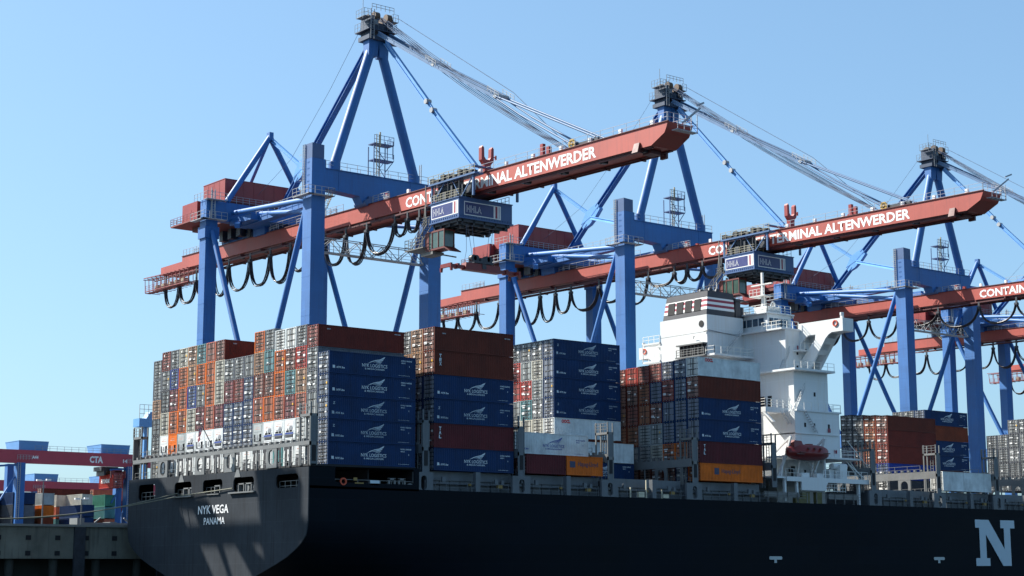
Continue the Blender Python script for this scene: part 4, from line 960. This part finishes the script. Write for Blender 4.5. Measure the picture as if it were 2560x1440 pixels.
# open deck with fascia
b=MB(); b.box(76.6,94.4,-.1,.15,16.42,17.08); b.box(79.65,84.9,-.12,.13,15.2,16.42); b.prism([(84.9,16.42),(84.9,15.9),(85.3,16.42)],lambda u,v,t:(u,t,v),-.12,.13); b.box(73.9,94.4,.15,43.9,16.8,17.05); b.box(76.6,94.4,43.9,44.1,16.42,17.08)
for x,z in ((76.4,14.6),(78.9,14.6),(92.3,13.6)): b.box(x,x+.35,.2,.6,z-1,16.8)
S(b,'boat_deck',SHIPW,sup)
b=MB(True)
for i in range(8): b.box(85.3+i*.6,85.36+i*.6,.3,.36,15.1,16.5)
for z in (15.2,15.7,16.2,16.6): b.box(85.2,89.5,.3,.36,z,z+.07)
b.rail([(84.5,.1,17.08),(94.3,.1,17.08)],1.1,1.5,r=.04); b.rail([(76.6,.1,17.08),(80,.1,17.08)],1.1,1.4,r=.03)
b.rail([(79,1.1,20.25),(94.3,1.1,20.25)],1.1,1.5,r=.03); b.rail([(82.6,3.1,27.25),(92.2,3.1,27.25),(92.2,8,27.25)],1.1,1.5,r=.03)
b.rail([(78,9.2,27.5),(78,5,27.5),(83,5,27.5)],1.2,1.3,r=.045,mids=2); b.rail([(83,3.7,33.5),(91.8,3.7,33.5)],1.1,1.5,r=.03)
b.rail([(77.5,16.6,36.35),(77.5,14.7,36.35),(85.9,14.7,36.35)],1.15,1.4,r=.04); b.rail([(85.1,12,40.15),(85.1,8,40.15),(88.9,8,40.15)],1.1,1.1,r=.045)
b.rail([(77.9,27.2,39.35),(77.9,31,39.35)],1.1,1.3,r=.04); b.rail([(77.9,27.2,36.5),(77.9,31,36.5)],1.1,1.3,r=.04)
b.rail([(86.6,21,43.15),(86.6,12.2,43.15),(91.9,12.2,43.15)],1.25,1.2,r=.045,mids=2); b.rail([(87.6,6.5,36.8),(90.4,6.5,36.8)],1.05,1,r=.03); b.rail([(93,5,20.3),(94.5,1.5,20.3)],1.1,1,r=.03)
b.bar((91.8,2.6,20.3),(94.2,.6,17.3),.12); b.bar((92.2,2,22.9),(95,.4,18.9),.09); b.bar((95,.4,18.9),(95,.4,17.1),.09); b.ladder((92,2.2,20.3),(94.6,1.4,17.1),.7)
S(b,'railing',paint('white_rail',(.7,.7,.66),.5,.05,1),sup)
b=MB()
def stair(a,c,w=.7): b.ladder(a,c,w,n=9,d=(0,1,0)); b.rail([(a[0],a[1]-.4,a[2]),(c[0],c[1]-.4,c[2])],.9,1.2,r=.025)
stair((83.3,4.2,23.8),(80.6,4.2,27)); b.ladder((86.5,2.95,23.8),(84,2.95,27.1),.7,d=(0,1,0)); b.ladder((86,2.7,17.1),(83.5,2.7,20.1),.8,d=(0,1,0)); stair((80.2,15.4,36.3),(84.6,15.9,40.1)); stair((84.8,8.2,33.5),(86.6,8.2,36.5)); stair((83.6,4.5,27.3),(85.6,4.5,30.5))
for i in range(9): b.box(84.2+i*.27,84.5+i*.27,2.75,3.15,26.8-i*.33,26.86-i*.33)
S(b,'stairway',paint('stair_grey',(.45,.47,.48),.5,.1,1),sup)
b=MB(); 
for x,z in ((80.1,18.2),(83.6,18.2),(87,18),(84.2,24.7),(86.2,24.7),(89.4,24.7),(85.2,29),(88.5,29.6),(90.2,36.6),(88.3,36.2),(88.2,33.9),(87,41.4)):
    yy={18.2:5.98,18:5.98,24.7:3.18,29:4.98,29.6:4.98,36.6:7.98,36.2:7.98,33.9:7.98,41.4:12.1}[z]; b.box(x,x+.38,yy-.02,yy+.02,z,z+.62); b.cut()
b.box(83.0,83.9,4.97,5.0,17.2,19) ; b.box(81.9,82.2,4,5,17.2,17.3)
for y in (9.5,11): b.box(84.15,84.2,y,y+.8,28,29.8)
S(b,'porthole',DKHOLE,sup)
b=MB()
for x,y,z in ((89.3,3.1,24.1),(89.6,3.1,24.1),(90.5,3.1,21),(90.9,3.1,21),(88.4,7.9,37)): b.box(x,x+.22,y-.04,y,z,z+.6); b.cut()
S(b,'fire_box',STR_R,sup)
b=MB(); b.box(86.6,91.9,12.2,31.6,40.15,42.95)
br=S(b,'bridge_house',SHIPW)
b=MB(); b.box(86.0,92.3,11.8,32,42.95,43.15); b.prism([(92.31,43.1),(92.31,42.6),(92.1,42.9)],lambda u,v,t:(u,t,v),12,31.8); b.box(87,90,12.5,14,43.15,44.2); b.box(86.8,88,17,20,43.15,43.8); S(b,'bridge_roof',SHIPW,br)
b=MB()
for y in (13.0,14.25,15.5,16.75,18,19.25): b.box(86.55,86.6,y,y+1.0,41.15,42.3); b.cut()
for x in (87.0,88.1,89.2,90.3): b.box(x,x+.9,12.15,12.2,41.2,42.3); b.cut()
S(b,'bridge_window',GLASS,br)
# radar mast
b=MB(); b.box(88.8,90.2,15,17,43.15,44.6); b.box(88.4,90.6,14.4,17.6,46.2,46.35); b.bar((89.2,15.5,44),(89.2,15.5,50),.35); b.bar((89.8,15.5,44),(89.8,15.5,46.3),.2); b.box(89,89.4,13.4,17.8,48,48.2); b.rail([(88.4,14.4,46.35),(88.4,17.6,46.35)],1,.8); b.path([(89.3,13.9,43.2),(89.3,13.9,44.8),(89.3,13.5,45.2),(89.3,13.1,44.8),(89.3,13.1,44.3)],.14,8); b.bar((88,14,43.2),(88,14,48),.05); b.bar((85.6,22,43.2),(85.6,22,49),.08)
S(b,'radar_mast',paint('mast_white',(.6,.6,.58),.5,.1,1),sup)
# bridge wings
for s in (1,-1):
    Y=lambda y:(y if s>0 else 43.8-y)
    b=MB(); b.box(89.2,89.35,Y(-.5),Y(8.2),39.15,41.0); b.box(91.45,91.6,Y(-.5),Y(8.2),39.15,41.0); b.box(89.35,91.45,Y(-.5),Y(-.35),39.15,41.0); b.box(89.2,91.6,Y(-.5),Y(12),39.05,39.15)
    # wing legs
    for x0,x1 in ((89.2,89.55),(91.3,91.7)):
        b.prism([(Y(1.7),39.05),(Y(4.9),39.05),(Y(5.0),38.3),(Y(8.0),35.3),(Y(8.0),34.2),(Y(7.2),33.5),(Y(6.5),33.5),(Y(2.9),38.3),(Y(2.3),38.8)],lambda u,v,t:(t,u,v),x0,x1)
        b.prism([(Y(6.3),39.05),(Y(8.1),39.05),(Y(8.1),36.8),(Y(7.6),38.1),(Y(6.9),38.75)],lambda u,v,t:(t,u,v),x0,x1)
    b.hexa([(89.55,Y(2.9),38.3),(91.3,Y(2.9),38.3),(91.3,Y(3.6),37.5),(89.55,Y(3.6),37.5),(89.55,Y(3.0),38.4),(91.3,Y(3.0),38.4),(91.3,Y(3.7),37.6),(89.55,Y(3.7),37.6)])
    b.hexa([(89.55,Y(4.3),36.55),(91.3,Y(4.3),36.55),(91.3,Y(4.8),36.0),(89.55,Y(4.8),36.0),(89.55,Y(4.45),36.7),(91.3,Y(4.45),36.7),(91.3,Y(4.95),36.15),(89.55,Y(4.95),36.15)])
    
    b.box(89.6,90.0,Y(-.1),Y(.3),41,41.5); b.tube((89.8,Y(.1),41.5),(89.8,Y(.1),41.9),.3,10)
    wn=S(b,'bridge_wing',SHIPW)
    b=MB(); n=14
    cy=Y(.9) if s>0 else Y(.9)
    for i in range(n):
        a,c=2*math.pi*i/n,2*math.pi*(i+1)/n; b.bar((89.12,cy+.42*math.cos(a),40.3+.42*math.sin(a)),(89.12,cy+.42*math.cos(c),40.3+.42*math.sin(c)),.15,.15,0,(1,0,0))
    S(b,'lifebuoy',paint('lifebuoy_orange',(1,1,1)),wn)
# casing details and funnel
b=MB(); b.tube((77.93,17.9,41.2),(78.02,17.9,41.2),.52,18); b.box(77.5,78.0,16.9,22.3,36.35,38.0); S(b,'casing_vent',DKHOLE,sup)
b=MB(); b.box(77.0,78,16.7,22.6,38.0,38.2); b.box(76.9,78,16.2,22.7,36.1,36.3)
for i in range(7): b.box(77.35,77.5,17.2+i*.8,17.3+i*.8,36.3,38.0)
b.rail([(77,22.5,36.3),(77,16.5,36.3)],1.1,1.2,r=.05,mids=2); 
for i in range(5): b.box(77.98,78,16.7,27.1,41.0-i*4,41.03-i*4) if i==9 else None
b.box(77.98,78.0,16.7,27.1,39.9,39.93); b.box(78,85.9,16.67,16.7,39.9,39.93); b.path([(77.8,19.5,39),(77.6,19.2,39.4),(77.6,18.9,39.2)],.05,4); b.path([(77.8,17.2,39.9),(78,16.4,40.1),(85,16.5,39.6)],.05,4)
S(b,'casing_trim',GREYL,sup)
fz=[42.55,43.45,43.85,44.25,44.65,45.05,45.35,46.3]; fm=[1,0,2,0,2,0,1]
def frus(b,x0,x1,y0,y1,z0,z1,k0,k1,m):  # leaning box shrinking with height
    b.hexa([(x0+k0,y0+k0*.3,z0),(x1-k0*.2,y0+k0*.3,z0),(x1-k0*.2,y1-k0,z0),(x0+k0,y1-k0,z0),(x0+k1,y0+k1*.3,z1),(x1-k1*.2,y0+k1*.3,z1),(x1-k1*.2,y1-k1,z1),(x0+k1,y1-k1,z1)],m)
b=MB()
for i in range(7):
    frus(b,78.15,84.3,16.9,26.6,fz[i],fz[i+1],(fz[i]-42.5)*.13,(fz[i+1]-42.5)*.13,fm[i])
fun=S(b,'funnel',[WHT,STR_D,STR_R])
b=MB()
for y in (18.3,20.3,22.2,24.1): b.hexa([(78.2,y,43.35),(78.4,y,43.35),(78.4,y+1.45,43.35),(78.2,y+1.45,43.35),(78.42,y,45.2),(78.6,y,45.2),(78.6,y+1.45,45.2),(78.42,y+1.45,45.2)]); b.cut()
S(b,'funnel_vent',DKHOLE,fun)
b=MB(); b.box(79,84,17.6,25.8,46.3,46.5)
for x,y in ((81,19),(82.5,19),(81,21),(82.5,23),(83,21)): b.tube((x,y,46.4),(x+.25,y,47.1),.4,12)
b.box(84.5,85.6,16.9,18.2,42.6,45.6); b.box(84.2,86.2,16.6,18.6,45.2,45.5); b.tube((86.2,17.4,42.6),(86.2,17.4,44.4),.4,10)
S(b,'exhaust_pipe',STR_D,fun)
# lifeboat and davits
lb=thing('lifeboat','enclosed red lifeboat hanging from white davits beside the white superstructure','lifeboat',(82.2,1.0,19.6))
b=MB(); secs=[]
for i in range(13):
    t=i/12*2-1; x=82.2+t*4.25; w_=1.45*(1-abs(t)**3.2*.75); 
    zb_=19.55+.55*abs(t)**3; zt_=21.85-.55*abs(t)**4; zm=20.55+.1*abs(t)**2
    prof=[(0,zb_),(w_*.55,zb_+.12),(w_*.9,zm-.35),(w_*1.04,zm-.05),(w_*1.04,zm+.08),(w_*.9,zm+.12),(w_*.8,zm+.75*(zt_-zm)),(w_*.45,zt_-.05),(0,zt_)]
    secs.append([(x,1.0-p,z) for p,z in prof]+[(x,1.0+p,z) for p,z in prof[::-1][1:-1]])
n=len(secs[0]); vs=[p for s_ in secs for p in s_]; fs=[]
for i in range(12):
    for j in range(n): a=i*n+j; c=i*n+(j+1)%n; fs.append((a,a+n,c+n,c))
fs+= [tuple(range(n)),tuple(range(12*n,13*n))[::-1]]
b.add(vs,fs,0,True); bo=b.build('boat_hull',BOATR,lb,(82.2,1.0,19.6))
b=MB(); b.hexa([(78.6,.2,21.3),(80.6,.2,21.6),(80.6,1.8,21.6),(78.6,1.8,21.3),(78.9,.4,22.35),(80.4,.4,22.3),(80.4,1.6,22.3),(78.9,1.6,22.35)]); b.box(82,82.8,.4,1.2,21.7,21.95); b.build('steering_cabin',BOATR,lb,(82.2,1.0,19.6))
b=MB(); b.box(79.2,85.6,-.42,-.3,20.55,20.68); b.box(78.85,78.9,.5,1.4,21.6,22.1)
for x in (81,82.3,83.6): b.box(x,x+.4,-.36,-.15,21.15,21.35)
b.box(78.55,80.2,-.35,-.28,20.3,20.45); b.build('boat_trim',paint('boat_dark_trim',(.08,.015,.015),.5,.2,1),lb,(82.2,1.0,19.6))
b=MB()
for x in (78.4,85.6):
    b.bar((x,3.4,17.1),(x,1.6,20.3),.3,.35); b.bar((x,1.6,20.3),(x,.6,22.9),.28,.3); b.bar((x,4.5,20.2),(x,.6,22.9),.25); b.bar((x,.6,22.9),(x,.8,22.2),.08); b.bar((x+.5,3,17.1),(x,2.2,20.3),.15); b.cut()
for x in (78,81.5,84.4): b.bar((x,2.4,17.1),(x+.7,2.4,20),.14); b.cut()
S(b,'davit',SHIPW,sup)
b=MB()
for q_ in ((80.3,82,.5,1.3,17.05,17.75),(83.6,85.1,.5,1.3,17.05,17.75),(89,90.6,.8,2.2,17.1,19.2),(87.8,88.8,1.8,2.6,17.1,18.6),(87,87.3,2,2.4,17.1,20)): b.box(*q_); b.cut()
b.tube((88,1.5,19),(91,1.5,19),.45,12)
S(b,'deck_locker',SHIPW,sup)
b=MB(); b.box(71.4,78.6,-.6,-.2,14.15,14.7); b.box(84.8,91.2,-.6,-.2,14.1,14.7)
for z in (14.0,14.4,14.75): b.box(71.2,79.8,-.7,-.6,z,z+.06); b.box(84.8,91.6,-.7,-.6,z,z+.06)
for x in range(72,92,2): b.box(x,x+.08,-.75,-.65,13.3,14.8)
S(b,'accommodation_ladder',GREYL)
b=MB(); b.box(80,81.6,.2,.8,13.3,15); b.box(83,84.2,.2,.8,13.3,15); b.box(78.6,80,.2,.8,13.3,14.2); S(b,'deck_machinery',paint('dull_yellow_green',(.12,.11,.04),.7,.3,1))
b=MB(); b.box(72.6,80,7,36,13.27,16); S(b,'engine_hatch',GREY)
b=MB()
for x,y,h_ in ((46.2,-.5,1.4),(49,-.5,2.4),(51.8,-.5,1.2)): b.bar((x,y,13.27),(x,y,13.27+h_),.14)
b.box(47.6,48.6,-.6,-.2,13.4,14.1); b.box(52,53,-.6,-.2,13.4,13.9); S(b,'deck_post',paint('post_cream',(.55,.5,.36),.6,.1,1))
# stern flag
fl=thing('stern_flag','small drooping red white and blue flag on a pole at the stern','flag',(-3.2,21.0,18.5))
b=MB(); b.tube((-3.2,21,18.5),(-5.2,21,21.8),.06,6); b.build('flag_pole',GREYL,fl,(-3.2,21,18.5))
b=MB(); vs=[];fs=[]
for i in range(7):
    for j in range(5): vs.append((-5.15+.12*math.sin(j*2.0+i*.6)-.03*i, 20.9+j*.24-.1*i*(j/4)+.05*math.sin(i), 21.6-i*.24-.18*j))
for i in range(6):
    for j in range(4): a=i*5+j; fs.append((a,a+1,a+6,a+5))
for k,f in enumerate(fs): b.add([vs[q] for q in f],[(0,1,2,3)],0 if k//12==0 else 1)
b.build('flag_cloth',[paint('flag_dark',(.06,.03,.07),.8,.2,2),STR_R],fl,(-3.2,21,18.5))
# mooring lines to the quay
for k,(a,c,lab_) in enumerate((((-3.3,30.4,13.7),(-24,48.3,10.6),'upper pale mooring rope running from the left stern opening to the quay'),((-3.3,16.2,13.8),(-24,48.3,10.5),'lower pale mooring rope crossing the stern to the quay on the left'))):
    A,C=Vector(a),Vector(c); o=MB(); pts=[A+(C-A)*t/12-Vector((0,0,1.1*math.sin(math.pi*t/12)*(1 if k==0 else .6))) for t in range(13)]
    if k==1: pts=[A,Vector((-3.45,28.8,13.36))]+[Vector((-3.45,28.8,13.36)).lerp(C,t/8)-Vector((0,0,.8*math.sin(math.pi*t/8))) for t in range(1,9)]
    o.path(pts,.07,6); m_=o.build('mooring_rope',ROPEF,None,a); m_.location=a; tag(m_,lab_,'rope','mooring ropes at the stern')
# ------------------------------------------------------------------ container yard behind the quay
def yard_crane(loc,sc,lab_,span=25.0,texts=True):
    t=thing('yard_gantry_crane',lab_,'gantry crane',loc,'red and blue gantry cranes in the yard')
    b=MB(); b.box(-12,span+14,-.6,.6,15.9,18.7); b.box(-12,span+14,5,6.2,17.2,18.7)
    g=b.build('girder',RED if False else paint('yard_red',(.42,.05,.075),.5,.1,.3),t)
    b=MB(); b.rail([(3,-.6,18.7),(span+14,-.6,18.7)],1.0,1.6); b.build('girder_railing',RAILM,g)
    for x in (0,span):
        b=MB(); b.box(x-.9,x+.9,-1,.9,1,16); b.box(x-.7,x+.7,4.8,6.4,1,16); b.box(x-1.2,x+1.2,-2,8,0,1.2); b.bar((x-1,0,15.5),(x-4.5,0,15.2),.4); b.bar((x-1,0,13),(x-4,0,8),.3); b.build('leg',BLUE,t)
        b=MB(); b.rail([(x-1,-1.1,16.6),(x+2.2,-1.1,16.6)],1,.7,mids=2); b.ladder((x-.5,-1.15,4),(x-.5,-1.15,16),.5); b.build('leg_platform',GALV,t)
    for x0,x1 in ((-.5,6.1),(18.1,24.9)):
        b=MB(); b.hexa([(x0+.2,.1,18.4),(x1-.1,.1,18.4),(x1-.1,6.4,18.4),(x0+.2,6.4,18.4),(x0,-.3,20.6),(x1,-.3,20.6),(x1,7.2,20.6),(x0,7.2,20.6)]); b.box(x0-.05,x1+.05,-.35,7.25,20.6,20.7); b.build('motor_house',LBLUE,t)
    if texts:
        for s_,x,wd,hh,z,mm in (('CTA',15.4,3.1,1.5,16.5,WHT),('14',23.2,1.0,.8,16.75,WHT),('A44',2.4,1.4,.7,16.9,WHT)):
            me=text_mesh(s_,wd,hh,mm,.05); me.transform(frameM((x,-.62,z),*NY)); link('lettering',me,g)
        b=MB(); b.box(18.9,22.9,1,5,15.0,15.9); b.box(19.6,20.0,1,5,14.0,15.0); b.box(21.6,22,1,5,14.0,15.0); b.build('hoist_trolley',DARKM,t)
    return t
yard_crane((36.3,180,10.6),1,'red and blue yard gantry crane marked CTA, standing left of the ship stern')
y2=yard_crane((74,262,8.6),1,'more distant red and blue yard gantry crane seen below the CTA girder',texts=False)
b=None
container(59.3,178.5,21.9,24.9,'red','red HYUNDAI container hanging from the yard gantry crane','containers in the yard',L=7.0,rotz=rad(90),var=0)
hy=bpy.context.scene.objects[-1]
me=text_mesh('HYUNDAI',4.2,.95,LETW,.04); me.transform(frameM((5.9,2.47,1.05),(-1,0,0),(0,0,1))); link('lettering',me,bpy.data.objects[hy.name] if hy.type=='MESH' and 'container' in hy.name else hy.parent)
sp=thing('yard_spreader','red spreader frame clamped on the suspended container in the yard','spreader',(58.1,178.5,24.9))
b=MB(); b.box(-1.7,1.5,0,.5,.0,.6); b.box(-1.7,1.5,6.4,7,.0,.6); b.box(-.8,.7,0,7,.3,.8); b.box(-1.9,-1.6,-.3,.1,-.9,.6); b.box(1.3,1.6,-.3,.1,-.9,.6)
for x in (-.8,.7):
    for y in (2,5): b.bar((x,y,.8),(x,y,1.2),.1)
b.box(-.9,.9,2,5,.8,1.1)
b.build('spreader_frame',BOATR,sp)
GY='containers in the yard'
YS=[(37.6,180,['navy blue','dark grey','dark grey','brown'],0),(40.05,180,['navy blue','steel grey','dark grey','brown'],0),(44.3,180,['pale grey','orange','rust orange','orange'],0),
    (50.6,188,['cream','salmon','teal','teal'],.9),(49.8,172,['navy blue','navy blue','brown'],0),(53.0,180,['cream','pale grey','brown','dark grey'],0),(56.0,192,['cream','green','teal'],0),(58.3,180,['green','teal','salmon','brown'],0),(34.6,186,['cream','cream','salmon','brown'],0),(31.0,190,['white','cream','salmon','brown'],0),(24.5,186,['cream','white','brown'],0)]
wy=['just right of the left gantry leg','second row right of the gantry leg','left of the yard centre','deep in the yard centre','near the lamp post','under the hanging container','deep behind the hanging container','right end of the yard','behind the left gantry leg','left of the gantry leg','at the left picture edge']
for k,(x,y,cs,dz) in enumerate(YS):
    n=len(cs)
    for j,c in enumerate(cs):
        z=10.05+(n-1-j)*2.6+(dz if j==0 else 0)*0
        container(x-2.44,y+12.19,z,z+2.6,c,f'{c} container, tier {NUM[j]} from top, stacked {wy[k]}',GY,L=12.19,rotz=rad(-90),var=0)
for k,(x,y,c,n) in enumerate(((17,205,'red-brown',4),(27.5,206,'steel grey',4),(30.2,206,'salmon',4),(47.5,206,'tan',4),(62,205,'pale grey',4),(65.5,200,'maroon',4),(68.5,204,'salmon',3))):
    for j in range(n):
        cc=(c,'steel grey','brown','navy blue')[(j+k)%4] if j else c
        container(x-2.44,y+12.19,10.05+(n-1-j)*2.6,12.65+(n-1-j)*2.6,cc,f'{cc} container, tier {NUM[j]} from top, back row column {NUM[k]} from left of the yard',GY,rotz=rad(-90),var=0)
for k,x in enumerate((33,46,59)):
    container(x+10,215,18.1,20.7,('salmon','salmon','red-brown')[k],f"{('salmon','salmon','red-brown')[k]} container lying sideways on top of the rear yard row, {('left','middle','right')[k]} one",GY)
    container(x+10,215,20.7,23.2,('red-brown','brown','salmon')[k],f"{('red-brown','brown','salmon')[k]} container highest on the rear yard row, {('left','middle','right')[k]} one",GY) if k else None
container(64.6,176,10.6,13.2,'pale grey','pale grey container low on the quay beside the ship stern',GY,rotz=0)
def vehicle(x,y,label):
    t=thing('yard_vehicle',label,'yard vehicle',(x,y,10.05),'driverless yard vehicles on the quay')
    b=MB(); b.box(0,14,-1.5,1.5,1.0,1.6); b.box(0,1.2,-1.5,1.5,1.6,2.3); b.box(12.8,14,-1.5,1.5,1.6,2.3); b.bar((3,-1.4,1.6),(4,-1.4,2.4),.2); b.bar((9,-1.4,1.6),(8,-1.4,2.4),.2); b.build('chassis',GREYL,t)
    for xx in (2.2,11.8):
        for yy in (-1.4,1.1):
            b=MB(); b.tube((xx,yy,.8),(xx,yy+.35,.8),.75,16); b.build('wheel',DARKM,t)
vehicle(10,92,'low grey driverless vehicle on the quay left of the ship, nearer one')
vehicle(24,110,'low grey driverless vehicle on the quay close to the ship stern')
def lamp_post(x,y,h,label):
    t=thing('lamp_post',label,'lamp post',(x,y,10.05),'lamp posts on the quay')
    b=MB(); b.tube((0,0,0),(0,0,h),.14,8,r2=.08); b.build('post',GREYL,t)
    b=MB(); b.bar((-.9,0,h),(.9,0,h),.1); b.box(-1.1,-.4,-.2,.2,h-.1,h+.15); b.box(.4,1.1,-.2,.2,h,h+.25); b.build('lamp_head',WHT,t)
lamp_post(3.7,75,4.6,'white twin-headed lamp post on the quay, right one of two')
lamp_post(-2.4,75,7.2,'tall plain lamp post on the quay, left one of two')
# light blue crane house seen past the stern lashing tower
t=thing('crane_drive_house','light blue drive house with railings showing between stern tower and stacks','drive house',(7,60,10.05))
b=MB(); b.box(-1.6,.5,0,2,14.6,15.8); b.bar((0,1.2,0),(0,1.2,14.6),.6); b.hexa([(-.5,0,15.8),(.5,0,15.8),(.5,1.5,15.8),(-.5,1.5,15.8),(.1,0,16.8),(.5,0,16.8),(.5,1.5,16.8),(.1,1.5,16.8)]); b.build('house_body',LBLUE,t)
b=MB(); b.rail([(-1.6,0,15.8),(.5,0,15.8)],2.0,.6,mids=2); b.build('house_railing',GALV,t)
for o in bpy.data.objects:
    if o.type=='MESH' and not o.data.materials: print('nomat',o.name)

# ------------------------------------------------------------------ added gantry out of view past the left edge, shaped to shadow the stern
gx=-33.0
g=thing('shadow_gantry','added gantry-like frame out of view past the left edge, shaped to shadow the stern','gantry crane',(gx,72,10.05))
GO=(gx,72,10.05)
def sh(poly,name,mat,d=.5):
    b=MB(); b.prism([(y+51.4,z+53.2) for y,z in poly],lambda u,v,t:(t,u,v),gx-d/2,gx+d/2); return b.build(name,mat,g,GO)  # poly is the wanted stern shadow, shifted up along the sun ray
sh([(-4,7.5),(48,7.5),(48,9.0),(-4,9.0)],'girder',RED,.8)  # added bar, placed for the dark band across the stern
sh([(.7,9.0),(9.2,9.0),(10.0,13),(10.9,15.9),(5,15.9),(4.5,15.2),(1.6,15.2),(.7,14)],'machinery_house',REDD,.6)  # no real house: added plate outlined to shade the stern's right side
sh([(34,9.0),(47,9.0),(47,15.5),(36,15.6),(34.2,14.6)],'electric_house',REDD,.6)  # added plate in place of a house, shades the stern's left side
sh([(24.2,9.0),(18.3,9.0),(22.6,12.4),(29,13.1),(34.3,13.9),(34.3,9),(27.3,9),(30.3,11.8),(26.4,11.5)],'shadow_brace_plate',BLUE,.4)  # added plate, its gaps leave lit patches on the stern
sh([(47,7.5),(24.7,7.5),(20.3,3),(17.5,0),(15.5,-2),(47,-2)],'shadow_plate',BLUE,.4)  # added plate, cut so light streaks reach the lower stern
sh([(20.3,7.5),(18.8,7.5),(15.8,3),(13.5,-2),(15,-2),(16.8,3)],'stay',BLUE,.4)  # added slanted strip, shades the gap between two light streaks
sh([(16,7.5),(12,7.5),(10.2,6),(8.4,5.2),(9.0,7.5),(1.6,7.5),(.7,5.8),(-4,3.5),(-4,-2),(8,-2),(10.8,3)],'shadow_plate',BLUE,.4)
for y in (52,92):
    b=MB(); b.box(gx-1,gx+1,y,y+2,10.05,51.5); b.box(gx-.3,gx+.3,y,y+2,51.5,60); b.build('leg',BLUE,g,GO)  # legs added under the shadow-casting plates
